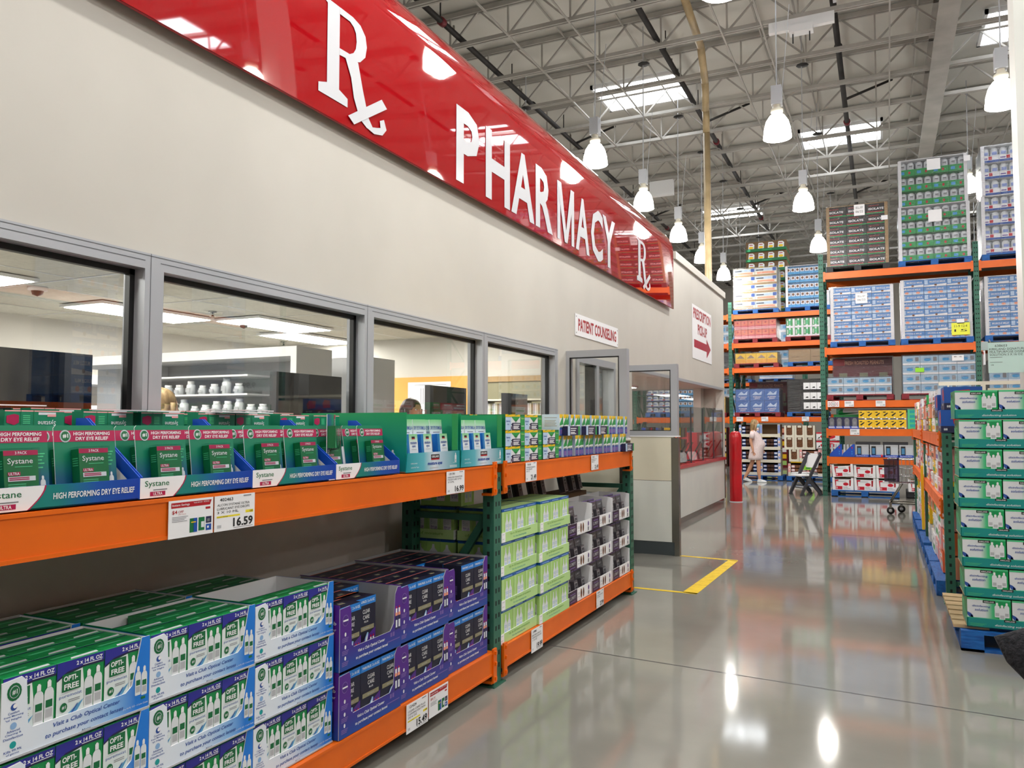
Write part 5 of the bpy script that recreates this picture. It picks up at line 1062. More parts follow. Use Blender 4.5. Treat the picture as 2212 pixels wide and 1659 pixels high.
load('upper block of wrapped purple and white jars at the right edge', (2.68, Y1, 6.42), 1.36, 1.05, 4, 3, art_purple, None, note=[(.0, .5, .26, .24, 'paper', None)])
load('lower block of wrapped purple and white jars at the right edge', (2.68, Y1, 5.02), 1.4, 1.38, 4, 4, art_purple, 'pallet_blue', note=[(.0, .75, .26, .2, 'paper', None)])
load('wrapped blue shake cartons on a blue pallet, left one on the second level', (-.36, Y1, 3.31), 1.32, 1.36, 3, 8, art_milk, note=[(-.12, .98, .24, .22, 'paper', 'SELL BY\n06/22')])
load('wrapped blue shake cartons with a yellow note, right one on the second level', (1.1, Y1, 3.31), 1.38, 1.42, 3, 8, art_milk, note=[(.28, .18, .34, .26, 'yellow_note', '11-9 12:4\n15'), (.38, .42, .14, .1, 'paper', None)])
load('hazy wrapped blue cartons on a blue pallet at the right end of the second level', (2.68, Y1, 3.31), 1.38, 1.38, 3, 8, art_milk)
load('dark red FRESH ROASTED PEANUTS bin behind the pale blue cartons', (-.38, Y1+.53, 2.12), 1.3, 1.0, 1, 1, art_peanut, 'pallet_red', d=.56, wrap='wrap', corner=None, topcap=False)
load('low wrapped stack of pale blue tissue cartons on a red pallet', (-.44, Y1-.02, 2.12), 1.36, .52, 4, 2, art_paleblue, 'pallet_red', d=.52, corner=None, topcap=False)
load('tall wrapped stack of pale blue tissue cartons with a lime sticker', (1.12, Y1-.02, 2.12), 1.44, .96, 4, 4, art_paleblue, 'pallet_red', d=.9, corner=None, topcap=False, note=[(-.45, .6, .17, .09, 'lime_note', None), (.25, .82, .22, .12, 'paper', '8-6')])
load('wrapped pale blue cartons right of the second upright under the hanging sign', (2.72, Y1, 2.12), 1.4, .8, 4, 3, art_paleblue, 'pallet_red', corner=None, topcap=False)
# shelf goods: dark blue tubs, yellow cartons, device packs
def tub():
    mb = MB(); mb.box(0, .15, 0, .16, 0, .26, 'navy'); f = FF(mb, 0, 0, 0, .0015); f.poly([(.03, .06), (.12, .06), (.125, .2), (.1, .24), (.05, .24), (.025, .2)], 'grey'); f.rect(.05, .1, .1, .16, 'text_grey', 2); mb.box(0, .155, -.01, 0, 0, .06, 'blue_tray'); f = FF(mb, 0, -.01, 0, .0015); f.lines(.01, .14, [.02, .04], .012, 'white', 1, jag=.03)
    return tag(mb.build('tub_pack'), '', 'pack')
TB = Kind(tub)
for i in range(4): TB.put((-1.1+i*.157, RY+.03, 1.495), 0, 'dark blue tub pack on the near tall rack, %s from the left' % ORD[i], 'dark blue tub packs')
def yel():
    mb = MB(); mb.box(0, .155, 0, .2, 0, .2, 'yellow'); f = FF(mb, 0, 0, 0, .0015); f.poly([(.02, .09), (.1, .15), (.12, .14), (.05, .07)], 'black'); f.rect(.02, .15, .07, .17, 'black', 2); f.poly([(.06, .04), (.1, .06), (.1, .03)], 'paper', 2); f.rect(0, .0, .155, .03, 'paper', 1); f.rect(.0, .004, .12, .026, 'navy_dark', 2)
    return tag(mb.build('yellow_carton'), '', 'carton')
YC = Kind(yel)
for r in range(2):
    for i in range(6): YC.put((-.47+i*.157, RY+.03, 1.495+r*.205), 0, 'yellow and black carton, %s from the left in the %s row of the middle shelf' % (ORD[i], ['lower', 'upper'][r]), 'yellow and black cartons')
mb = MB(); mb.box(0, .3, 0, .3, 0, .42, 'mint'); f = FF(mb, 0, 0, 0, .0015); [f.rect(.04, .04+i*.1, .28, .1+i*.1, 'teal') for i in range(4)]; tag(mb.build('mint_case', loc=(.5, RY+.03, 1.495)), 'mint and teal case right of the yellow cartons', 'case')
mb = MB(); mb.box(0, .9, .2, .5, 0, .06, 'greenpack'); mb.bar((.1, .3, .1), (.5, .3, .14), .1, m='greenpack', n=8); tag(mb.build('green_case', loc=(-1.0, RY+.1, 1.76)), 'green pack lying above the dark blue tubs', 'pack')
mb = MB(); mb.box(0, 1.3, .0, .5, 0, .08, 'bottle_white'); tag(mb.build('white_case', loc=(-.8, RY+.3, 1.86)), 'long white cases pushed back above the yellow cartons', 'case')
def device():
    t = thing('device_pack', '', 'pack'); mb = MB(); mb.box(0, .27, 0, .14, 0, .27, 'grey_light'); f = FF(mb, 0, 0, 0, .0015); f.rect(.03, .04, .12, .24, 'black'); f.rect(.045, .07, .105, .2, 'lcd', 2); f.rect(.14, .05, .25, .22, 'bottle_grey'); mb.build('pack', t)
    mb = MB(); mb.box(-.003, .273, -.02, -.004, 0, .05, 'blue_tray'); f = FF(mb, 0, -.02, 0, .0015); f.text('Blood Pressure Monitor', .02, .015, .022, 'white', .23, 1, bold=.01); mb.build('lip', t); return t
DP = Kind(device)
for i in range(4): DP.put((-.55+i*.29, RY+.04, .875), 0, 'boxed monitor pack with a blue screen, %s from the left on the lower shelf' % ORD[i], 'boxed monitor packs')
for i in range(2):
    t = thing('angled_tray', 'triangular sided blue tray of white packs, %s from the left on the lower shelf' % ORD[i], 'display tray', (-1.08+i*.26, RY+.04, .875), 0, 'triangular blue trays'); mb = MB(); mb.ext(FF(mb, 0, 0, 0), [(0, 0), (.255, 0), (.255, .28), (.22, .28), (.0, .06)], .02, 'blue_tray'); mb.box(0, .25, .02, .3, 0, .02, 'blue_tray'); f = FF(mb, 0, 0, 0, .0015); f.ell(.2, .2, .015, .02, 'magenta'); f.rect(.19, .1, .205, .13, 'skyblue'); f.rect(.19, .05, .205, .08, 'skyblue'); mb.build('tray', t)
    mb = MB(); [mb.box(.02+k*.07, .06+k*.07, .1, .3, .02, .27, 'bottle_white') for k in range(3)]; mb.build('pack', t)
for i, (x, c) in enumerate(((-.55, 'grey_dark'), (.0, 'grey_dark'))): mb = MB(); mb.box(0, .5, .1, .5, 0, .32, c); f = FF(mb, 0, .1, 0, .0015); f.lines(.05, .4, [.05, .14], .03, 'grey'); tag(mb.build('dark_case', loc=(x, RY+.1, .88)), 'dark case behind the boxed monitor packs, %s one' % ['left', 'right'][i], 'case')
# red and white trays on a floor pallet
tag(pallet_mb(1.36, 1.0).build('pallet', loc=(-.38, RY-.1, 0)), 'blue pallet on the floor under the red and white trays', 'pallet')
def firstaid():
    t = thing('display_tray', '', 'display tray'); w_, h = .43, .27; mb = MB(); f = FF(mb, 0, 0, 0, .0015)
    f.ext(f, [(0,0),(w_,0),(w_-.005,h),(w_-.05,h),(w_-.06,.09),(.055,.09),(.04,h),(-.005,h)], .008, 'paper'); f.rect(.06, .015, .2, .085, 'red'); f.ell(.085, .05, .02, .02, 'white', 2); f.ell(.085, .05, .012, .012, 'red', 3); f.text('Flexible', .22, .055, .02, 'text_black', .09, 1, bold=0); f.text('First Aid Kit', .22, .025, .02, 'text_black', .14, 1, bold=0); mb.build('front_panel', t)
    mb = MB(); mb.box(0, .006, .008, .4, 0, h-.01, 'paper'); mb.box(w_-.006, w_, .008, .4, 0, h-.01, 'paper'); mb.box(0, w_, .39, .4, 0, h-.01, 'kraft'); mb.build('tray', t)
    mb = MB(); mb.box(.02, w_-.02, .02, .38, .01, h-.04, 'paper', left='red'); f = FF(mb, 0, .02, 0, .0015); f.rect(.03, h-.08, .12, h-.045, 'red'); f.rect(.02, .02, .07, h-.05, 'red', 1); f.rect(w_-.09, .05, w_-.05, h-.05, 'deepred', 1); f.ell(.27, .13, .055, .035, 'red', 2); f.lines(.1, .28, [.19, .175], .006, 'grey_light', 2); mb.build('carton', t); return t
FA = Kind(firstaid)
for r in range(2):
    for i in range(3):
        o = FA.put((-1.03+i*.445, RY-.06, .145+r*.28), 0, 'red and white first aid tray, %s from left, %s row, on the floor pallet' % (ORD[i], ['lower', 'upper'][r]), 'red and white trays')
        if r == 1 and i == 0: o.rotation_euler = (0, math.radians(-4), 0); o.location.x += .01; o.location.z += .0
tag(pallet_mb(1.0, 1.0, 'pallet_black').build('pallet', loc=(.95, RY+.05, 0)), 'black pallet on the floor right of the blue one', 'pallet'); FA.put((.48, RY+.0, .145), 0, 'red and white tray alone on the black pallet behind the shopping cart', 'red and white trays'); 
# ================================================================== FURTHER RACK ON THE LEFT, y = 23.6
FY = 23.6
rack('second tall rack further back, left of the near one', (0, FY, 0), 0, [-6.9, -4.0, -1.1], [1.81, 3.24, 3.97, 4.82], 1.15, 5.2, posts_dz=.1, bh=.135, eps=.003)
rack('back to back rack behind the second tall rack', (0, FY+1.3, 0), 0, [-4.0, -1.1], [1.9, 3.3, 4.9], 1.15, 5.6, posts_dz=.12, bh=.135, eps=.003)
Y2 = FY+.04
load('wrapped cream and blue snack cartons on a blue pallet topping the second rack', (-3.28, Y2, 4.82), 1.28, 1.36, 2, 5, art_kraftlogs, corner=None, topcap=False)
load('green edged produce cartons stacked high behind the wrapped snack cartons', (-3.12, FY+1.32, 4.9), 1.26, 2.35, 1, 7, art_salad, corner=None, topcap=False, wrap=None)
load('blue trays of white cups on a blue pallet at the top of the second rack', (-1.85, Y2, 4.82), 1.2, 1.32, 3, 5, art_cups, corner='paper')
load('wrapped red orange fruit cartons on a red pallet, second level of the second rack', (-3.3, Y2, 3.97), 1.24, .68, 6, 2, art_redsnack, 'pallet_red', corner=None, topcap=False)
load('wrapped green and white cartons on a red pallet, second level of the second rack', (-1.85, Y2, 3.97), 1.22, .66, 5, 2, art_green, 'pallet_red', corner=None, topcap=False)
load('low yellow flat cartons on a red pallet, third level of the second rack', (-3.28, Y2, 3.24), 1.24, .44, 4, 1, art_yellowflat, 'pallet_red', corner=None, topcap=False)
load('low plain cardboard cases on a blue pallet, third level of the second rack', (-1.8, Y2, 3.24), 1.22, .5, 2, 1, art_kraft, corner=None, topcap=False)
load('blue TURKEY JERKY cartons wrapped on a red pallet', (-3.27, Y2, 1.81), 1.28, .82, 3, 2, art_turkey, 'pallet_red', corner=None, topcap=False)
load('dark red wrapped load behind the blue jerky cartons', (-3.1, FY+1.36, 1.9), 1.2, 1.0, 1, 1, art_peanut, 'pallet_red', d=.9, wrap='wrap', corner=None, topcap=False)
t = load('black wrapped stack with rows of small white boxes on a blue pallet', (-1.9, Y2, 1.81), 1.1, 1.06, 3, 6, art_blackwhite, wrap='wrap_dark', corner=None, topcap=False)
for r in range(3):
    for c in range(3):
        mb = MB(); mb.box(0, .17, 0, .02, 0, .19, 'paper'); f = FF(mb, 0, 0, 0, .002); f.poly([(.05, .04), (.07, .07), (.12, .08), (.13, .04)], 'black'); mb.build('white_box', t, (-.1+c*.18, .0, .22+r*.28))
for i, (x, s) in enumerate(((-3.95+.1, None), (-3.15, '9.99'), (-2.05, '7.49'), (-1.5, '8.99'))):
    bt(x, 1.69, s or '10', 'small white tag on the beam above the person in pink, %s from left' % ORD[i], y=FY-.03)
load('white wrapped cartons seen through the recess window, left stack', (-6.2, Y2, 1.81), .78, .85, 2, 4, art_purple, corner=None, topcap=False)
load('grey wrapped cartons seen through the recess window, right of the white ones', (-5.3, Y2, 1.81), .9, .85, 2, 4, art_cups, corner=None, topcap=False)
load('yellow and cream cartons at the right of the load row seen through the recess window', (-4.5, Y2, 1.81), .7, .6, 2, 3, art_yellowflat, 'pallet_red', corner=None, topcap=False)
for k in range(4): mb = MB(); mb.box(0, .5, 0, .4, 0, 1.5, ['blue_tray', 'navy_dark', 'label_green', 'grey_dark'][k]); f = FF(mb, 0, 0, 0, .002); [f.ell(.25, .25+j*.35, .12, .12, 'periwinkle') for j in range(4)]; tag(mb.build('goods_stack', loc=(-6.7+k*.62, FY, 0)), '%s stack of cartons on the floor under the loads seen through the recess window' % ['blue', 'navy', 'green', 'dark grey'][k], 'stack')
# floor goods: pastry trays
tag(pallet_mb(1.24, 1.0).build('pallet', loc=(-3.2, FY-.12, 0)), 'blue floor pallet under the pastry trays behind the person', 'pallet')
tag(pallet_mb(1.24, 1.0).build('pallet', loc=(-1.86, FY-.12, 0)), 'blue floor pallet under the pink pastry trays behind the folding chair', 'pallet')
def pastry(side, lidc, foodc, w_=.56, h=.36, cols=2):
    t = thing('pastry_tray', '', 'tray'); mb = MB(); f = FF(mb, 0, 0, 0, .002)
    f.ext(f, [(0,0),(w_,0),(w_,h-.01),(w_-.07,h-.01),(w_-.07,.085),(.07,.085),(.07,h-.01),(0,h-.01)], .01, 'cream'); f.rect(0, h*.3, .065, h*.95, side); f.rect(w_-.065, h*.3, w_, h*.95, side); f.rect(.008, h*.5, .06, h*.74, 'paper', 2); f.rect(w_-.06, h*.5, w_-.008, h*.74, 'paper', 2); f.ell(.033, h*.6, .015, .025, 'peach', 3); f.ell(w_-.033, h*.6, .015, .025, 'peach', 3); mb.build('front_panel', t)
    mb = MB(); mb.box(0, .01, .01, .5, 0, h-.01, 'cream'); mb.box(w_-.01, w_, .01, .5, 0, h-.01, 'cream'); mb.box(0, w_, .49, .5, 0, h-.01, 'choc'); mb.box(0, w_, .01, .5, 0, .01, 'cream'); mb.build('tray', t)
    mb = MB(); a = (w_-.16)/(2*cols)
    for c in range(cols):
        for z in range(3):
            zz = .03+z*.1; x = .08+c*2*a+(0 if c == 0 else .0); q = (0, 1) if c == 0 else (1, 0)
            mb.box(x+a*q[0]+.005, x+a*q[0]+a-.005, .03, .3, zz, zz+.07, lidc); mb.box(x+a*q[0]+.01, x+a*q[0]+a-.01, .028, .03, zz+.02, zz+.055, 'paper'); mb.box(x+a*q[1]+.005, x+a*q[1]+a-.005, .03, .3, zz, zz+.075, foodc)
    mb.build('pastry_pack', t); return t
PB = Kind(lambda: pastry('periwinkle', mat('pack_blue', '5A78C0', .3), 'choc')); PP = Kind(lambda: pastry('pinkpack', 'pinkpack', 'brown'))
for r in range(4):
    for c in range(2):
        if r == 3 and c == 1:
            mb = MB(); f = FF(mb, 0, 0, 0, .002); w_, h = .56, .36; f.ext(f, [(0,0),(w_,0),(w_,h),(w_-.07,h),(w_-.07,.085),(.07,.085),(.07,h),(0,h)], .01, 'cream'); f.rect(0, h*.3, .065, h*.95, 'periwinkle'); f.rect(w_-.065, h*.3, w_, h*.95, 'periwinkle'); mb.box(0, w_, .49, .5, 0, h, 'kraft_dark'); mb.box(0, w_, .01, .5, 0, .01, 'cream')
            tag(mb.build('pastry_tray', loc=(-3.2, FY-.05, .145+r*.365)), 'empty brown backed pastry tray at the top beside the head of the person in pink', 'pastry tray')
        else: PB.put((-3.78+c*.58, FY-.05, .145+r*.365), 0, 'blue cornered pastry tray, %s column, %s row behind the person in pink' % (['left', 'right'][c], ['bottom', 'second', 'third', 'top'][r]), 'blue cornered pastry trays')
def nutbox():
    w_, h = .27, .34; t = thing('nut_box', '', 'box'); mb = MB(); f = FF(mb, 0, 0, 0, .002); f.ext(f, [(0,0),(w_,0),(w_,h),(w_-.055,h),(w_-.055,.085),(w_-.075,.065),(.075,.065),(.055,.085),(.055,h),(0,h)], .008, 'cream'); mb.box(0, w_, .008, .4, 0, .06, 'cream'); mb.box(0, .006, .008, .4, 0, h, 'cream'); mb.box(w_-.006, w_, .008, .4, 0, h, 'cream'); mb.build('box', t)
    mb = MB(); mb.box(.03, w_-.03, .02, .3, .03, h-.01, 'granules'); mb.ext(Fr(mb, (.09, .015, h-.06), (1,0,0), (0,0,1)), [(0,.0),(.09,0),(.1,.03),(.08,.06),(.01,.06),(-.01,.03)], .004, 'cream'); mb.build('nut_pack', t); return t
NB = Kind(nutbox)
for r in range(3):
    for c in range(3):
        if r == 0 and c > 0: continue
        NB.put((-2.53+c*.275+(.12 if r == 0 else 0), FY-.05, [.55, .89, 1.23][r]), 0, 'cream box of brown snack packs, %s from the left in the %s row' % (ORD[c], ['bottom', 'middle', 'top'][r]), 'cream snack boxes')
for i, (x, z) in enumerate(((-2.13, .55), (-2.44, .145), (-1.86, .145), (-1.56, .55))): PP.put((x, FY-.05, z), 0, 'pink cornered pastry tray behind the folding chairs, %s' % ['upper left', 'lower left', 'lower right', 'upper right'][i], 'pink cornered pastry trays')
for i in range(2): mb = MB(); mb.box(0, .6, 0, .4, 0, .22, 'paper'); f = FF(mb, 0, 0, 0, .002); f.rect(0, .18, .6, .22, 'red'); f.ell(.3, .1, .2, .07, 'red'); f.poly([(.03, .03), (.1, .06), (.08, .1)], 'black'); f.lines(.02, .5, [.01], .012, 'sign_red'); tag(mb.build('red_carton', loc=(-1.68, FY-.05, .92+i*.24)), 'red and white carton beside the cream snack boxes, %s one' % ['lower', 'upper'][i], 'carton')
mb = MB(); mb.box(0, .3, -.004, 0, 0, .25, 'lime_note'); f = FF(mb, 0, -.004, 0, .002); f.lines(.05, .25, [.2, .17, .14], .008, 'green_dark'); f.rect(.08, .03, .2, .06, 'green_dark'); tag(mb.build('paper_sign', loc=(-2.05, FY-.08, .33)), 'bright lime paper sign on the pink pastry trays', 'sign')
# rack glimpsed past the end of the pharmacy wall
rack('distant rack glimpsed between the pharmacy wall and the second tall rack', (0, 31, 0), 0, [-9.2, -5.9, -2.6], [1.8, 3.2, 4.6], 1.1, 6.0, posts_dz=.15, bh=.13, eps=.004)
for i, z in enumerate((1.8, 3.2, 4.6)):
    for k, x in enumerate((-6.7, -5.1, -3.6)): load('white wrapped cartons on the distant rack, %s level, %s position' % (['lower', 'middle', 'upper'][i], ['left', 'centre', 'right'][k]), (x, 31.04, z), 1.25, 1.2, 3, 3, art_blackwhite if (i+k) % 3 == 2 else art_paleblue, corner=None, topcap=False)
for k in range(6): mb = MB(); mb.box(0, .5, 0, .5, 0, 1.5, ['choc', 'maroon', 'kraft_dark'][k % 3]); f = FF(mb, 0, 0, 0, .003); [f.rect(.05, .1+j*.24, .45, .26+j*.24, ['paper', 'yellow', 'bottle_white', 'peach', 'lime', 'yellow'][(j+k) % 6]) for j in range(6)]; tag(mb.build('goods_stack', loc=(-5.9+k*.55, 30.9, 0)), 'dark stack of small packs on the floor of the distant rack, %s from the left' % ORD[k], 'stack')
# ================================================================== RIGHT HAND AISLE RACK
RX = .48
rack('low rack running along the right of the aisle', (RX, 15.2, 0), -HALF, [0, 3.6, 7.16], [1.5, .9], 1.1, 1.5, posts_dz=.075, bh=.12)
rg = random.Random(11)
pal = ['pinkpack', 'peach', 'paper', 'sign_red', 'gold', 'orange_pack', 'bottle_white', 'brown', 'red', 'yellow', 'violet', 'grey_light', 'greenpack']
def rp(w_, h, c, c2):
    mb = MB(); mb.box(0, w_, 0, .3, 0, h, c); f = FF(mb, 0, 0, 0, .001); f.rect(w_*.1, h*.15, w_*.9, h*.45, c2); f.rect(w_*.15, h*.6, w_*.7, h*.8, 'paper' if c != 'paper' else 'grey_light'); f.rect(w_*.2, h*.65, w_*.5, h*.72, 'text_grey', 2)
    return tag(mb.build('product_carton'), '', 'carton')
RPK = {}
def rput(y, z, w_, h, lab, c=None):
    ci = c or rg.choice(pal); c2 = rg.choice(pal); k = (round(w_, 2), round(h, 2), ci)
    if k not in RPK: RPK[k] = Kind(lambda: rp(w_-.01, h-.006, ci, c2))
    RPK[k].put((RX+.01+rg.random()*.03, y+w_, z), -HALF, lab, 'cartons on the right hand rack')
N10 = ['one','two','three','four','five','six','seven','eight','nine','ten','eleven','twelve','thirteen','fourteen','fifteen','sixteen','seventeen','eighteen','nineteen','twenty','twenty one','twenty two','twenty three','twenty four','twenty five','twenty six','twenty seven','twenty eight']
n = 0
for z0, rows, nm in ((1.505, 3, 'top shelf'), (.905, 3, 'lower shelf')):
    for r in range(rows):
        n = 0; y = 8.55 if (z0 > 1 and r == 0) else (9.0 if z0 > 1 else 8.3)
        while y < 14.6:
            w_ = .3+.1*((n+r) % 3); h = [.15, .17, .12][r] if z0 > 1 else .15
            if not (z0 > 1 and r == 2 and n % 4 == 3): rput(y, z0+[0, .15, .32][r] if z0 > 1 else z0+r*.15, w_, h, 'small carton, number %s from near end, right rack %s, %s row' % (N10[min(n, 27)], nm, ['bottom', 'middle', 'top'][r]), 'white' if n % 5 == 2 else None)
            y += w_+.012; n += 1
def bigblue():
    mb = MB(); mb.box(0, .42, 0, .3, 0, .205, 'blue'); f = FF(mb, 0, 0, 0, .001); f.rect(0, 0, .42, .06, 'navy'); f.poly([(.24, .09), (.38, .08), (.4, .14), (.36, .19), (.25, .18)], 'red', 1); f.text('KIRKLAND', .16, .04, .02, 'white', .16, 2); f.text('88', .02, .02, .02, 'white', .03, 2)
    g = FR(mb, .42, 0, 0); g.rect(0, 0, .3, .06, 'navy'); g.poly([(.1, .08), (.22, .07), (.24, .13), (.2, .18), (.09, .17)], 'red'); g.text('KIRKLAND', .15, .03, .015, 'white', .1, 2); g.text('88', .02, .02, .02, 'white', .03, 2); g = FL(mb, 0, .3, 0); g.rect(0, 0, .3, .06, 'navy'); g.rect(.1, .08, .24, .18, 'red')
    return tag(mb.build('blue_carton'), '', 'carton')
BB = Kind(bigblue)
BB.put((RX, 8.49, 1.505), -HALF, 'large blue carton at the near end of the right rack, lower one', 'large blue cartons'); BB.put((RX+.03, 8.5, 1.712), -HALF, 'large blue carton on top at the near end of the right rack', 'large blue cartons')
BB.put((RX+.0, 8.93, 1.656), -HALF, 'large blue carton standing second from the near end, upper layer', 'large blue cartons')
# floor pallets of peach packs under the right rack
for i, y in enumerate((8.3, 9.5, 10.9, 12.3, 13.6)):
    p_ = pallet_mb(1.15, 1.0) if i == 0 else None
    if p_: PR = tag(p_.build('pallet', loc=(RX-.06, y+.6, 0), rz=-HALF), 'blue pallet under the right rack, nearest the viewer', 'pallet', 'pallets under the right rack')
    else: o = PR.copy(); COL.objects.link(o); o.location = (RX-.06, y+.6, 0); o['label'] = 'blue pallet under the right rack, %s from the near end' % ORD[i]
    for r in range(3):
        for c in range(3): rput(y+.05+c*.37, .15+r*.22, .36, .21, 'open carton on floor pallet %s under the right rack, %s row, %s along' % (N10[i], ['bottom', 'middle', 'top'][r], ORD[c]), ['peach', 'orange_pack', 'pinkpack', 'paper', 'bottle_white', 'yellow'][(i*2+r+c) % 6])
mb = MB(); mb.box(0, .08, 0, .03, .1, .9, 'yellow'); tag(mb.build('corner_guard', loc=(RX-.05, 11.4, .15), rz=-HALF), 'tall thin yellow edge guard beside the second upright of the right rack', 'guard')
# ---- disinfecting solution stack
GX, GY = .475, 6.42
tag(pallet_mb(1.22, 1.2).build('pallet', loc=(GX+.6, GY-.03, 0)), 'worn blue wooden pallet under the green and white solution cases', 'pallet')
mb = MB()
for i in range(7): mb.box(-.02, .2, .04+i*.17, .17+i*.17, .142, .165, 'wood_raw')
tag(mb.build('wood_slats', loc=(GX-.03, GY, 0)), 'raw broken wooden slats showing at the left edge of the blue pallet', 'wood')
def dis_carton():
    w_, h, d = .262, .142, .36; mb = MB(); mb.box(0, w_, 0, d, 0, h, 'greenpack', front='g_disinf', top='mint'); f = FF(mb, 0, 0, 0, .0008)
    f.rect(.0, h-.012, w_, h, 'mint', 1); f.rect(.095, h-.03, .17, h-.012, 'black', 2); f.text('KIRKLAND', .132, h-.026, .009, 'white', .06, 3, 'C'); f.text('disinfecting', .03, .078, .017, 'blue_text', .11, 3, bold=.008, shear=.2); f.text('solution', .045, .054, .017, 'blue_text', .08, 3, bold=.012, shear=.2)
    f.poly([(.0, .045), (.02, .035), (.035, .02), (.03, .0), (.01, .012), (.0, .025)], 'blue_text', 2); f.poly([(.02, .03), (.045, .0), (.02, .005)], 'navy', 2); f.lines(.05, .12, [.005], .004, 'blue_light', 2)
    f.bottle(.165, .02, .03, .1, lab=None, l=2); f.bottle(.222, .02, .03, .102, lab=None, l=2); f.bottle(.192, .005, .034, .1, lab=None, l=4)
    g = FL(mb, 0, d, 0, .0008); g.rect(0, 0, d, h, 'green_box'); g.text('disinfecting', .1, .07, .02, 'mint', .15, 2); g.rect(.06, .1, .14, .12, 'black', 2)
    return tag(mb.build('solution_carton'), '', 'carton')
def dis_tray():
    w_, d, h = .545, .38, .066; t = thing('display_tray', '', 'display tray'); mb = MB(); f = FF(mb, 0, 0, 0, .0008); f.ext(f, [(0,0),(w_,0),(w_,h),(0,h)], .004, 'teal_deep', 'mint'); f.rect(0, h-.003, w_, h, 'mint'); f.rect(.225, h-.016, .295, h+.0, 'black', 2); f.text('KIRKLAND', .26, h-.013, .008, 'white', .056, 3, 'C'); f.text('disinfecting solution', .17, .013, .018, 'bottle_white', .205, 2, bold=.008, shear=.2); f.lines(.02, .12, [.025, .018, .011], .0025, 'mint', 2, jag=.03); f.lines(.44, .53, [.045, .032, .02], .003, 'white', 2, jag=.03); mb.build('front_lip', t)
    mb = MB(); g = Fr(mb, (.004, 0, 0), (0,-1,0), (0,0,1), .0008)
    mb.ext(g, [(0,0),(-d,0),(-d,.14),(-d+.06,.14),(-.05,.07),(0,.066)][::-1], .004, 'g_disleft', 'mint'); mb.ext(Fr(mb, (w_, 0, 0), (0,-1,0), (0,0,1)), [(0,0),(-d,0),(-d,.14),(-d+.06,.14),(-.05,.07),(0,.066)][::-1], .004, 'g_disleft'); mb.box(0, w_, 0, d, 0, .004, 'kraft'); mb.build('tray', t); return t
DC, DT = Kind(dis_carton), Kind(dis_tray)
n_lv = 8
LV = ['bottom', 'second', 'third', 'fourth', 'fifth', 'sixth', 'seventh', 'top']
for lv in range(n_lv):
    z = .165+lv*.2075; dx = [.03, .02, .012, .008, 0, .008, .012, -.008][lv]; ry = .03 if lv % 2 else 0
    for c in range(2):
        for r in range(2):
            DT.put((GX+dx+c*.56+r*.07, GY+r*.42, z), 0, 'teal tray of disinfecting solution, %s level, %s, %s of the pallet stack' % (LV[lv], ['left', 'right edge'][c], ['front', 'back'][r]), 'teal trays of disinfecting solution')
            for q in range(2): DC.put((GX+dx+c*.56+r*.07+.006+q*.269, GY+r*.42+.006, z+.058), 0, 'green and white solution carton, %s of its tray, %s level, %s, %s' % (['left', 'right'][q], LV[lv], ['left half', 'right half'][c], ['front', 'back']  [r]), 'disinfecting solution cartons')
# cream sign frame with the hanging product card, white post
t = thing('sign_frame', 'cream sign frame standing on the right rack behind the solution cases', 'frame', (.12, 9.3, 0))
mb = MB(); mb.box(.42, 2.4, -.02, .02, 1.985, 2.02, 'cream'); mb.box(.8, .84, -.02, .02, 1.5, 1.985, 'cream'); mb.box(2.3, 2.36, -.02, .02, 1.5, 1.985, 'cream'); mb.box(.5, .515, -.02, .0, 1.9, 1.985, 'cream'); mb.build('frame', t)
mb = MB(); mb.box(.44, .8, .0, .01, 1.5, 1.95, 'laminate_cream'); mb.box(.86, 2.3, .0, .01, 1.5, 1.95, 'laminate_cream'); mb.build('panel', t)
t = thing('product_sign', 'large pale sign card numbered 638603 hanging at the right edge', 'sign', (.80, 7.5, 2.0))
mb = MB(); mb.box(0, .55, 0, .012, 0, .25, mat('sign_pale', 'D4E0E4', .4)); f = FF(mb, 0, 0, 0, .0008); f.text('638603', .05, .213, .019, 'text_black', .085, 1, bold=0); f.text('KIRKLAND SIGNATURE', .01, .186, .018, 'text_black', .25, 1, bold=0); f.text('MULTIPURPOSE DISINFECTING', .012, .163, .018, 'text_black', .33, 1, bold=0); f.text('SOLUTION 3 X 16 OZ', .012, .14, .018, 'text_black', .23, 1, bold=0); f.lines(.012, .1, [.125, .085], .004, 'text_grey'); f.text('338', .018, .06, .01, 'text_black', .02, 1, bold=0); f.text('9.99', .27, .03, .08, 'text_black', .22, 1, bold=.03); mb.build('card', t)
mb = MB(); mb.box(-.045, .0, -.01, .03, .19, .26, 'bottle_grey'); mb.bar((.02, 0, .25), (.01, .0, .275), .008, m='chrome'); mb.bar((.0, .02, .255), (.32, .12, .255), .012, m='chrome'); mb.build('clip', t)
mb = MB(); mb.box(0, .3, 0, .3, 0, 9.5, 'laminate_white'); mb.box(-.02, .32, -.02, .32, 0, .12, 'toe'); tag(mb.build('column', loc=(1.075, 7.62, 0)), 'white square column at the right edge of the view', 'column')
for i, (x, z, c) in enumerate(((1.93, 2.85, 'paper'),)): mb = MB(); mb.box(0, .02, -.22, 0, 0, .3, 'paper'); f = FL(mb, 0, 0, 0, .001); f.rect(.02, .22, .18, .27, 'red'); tag(mb.build('flag_sign', loc=(1.93, RY-.05, 2.82)), 'small white and red sign sticking out beside the second upright', 'sign')
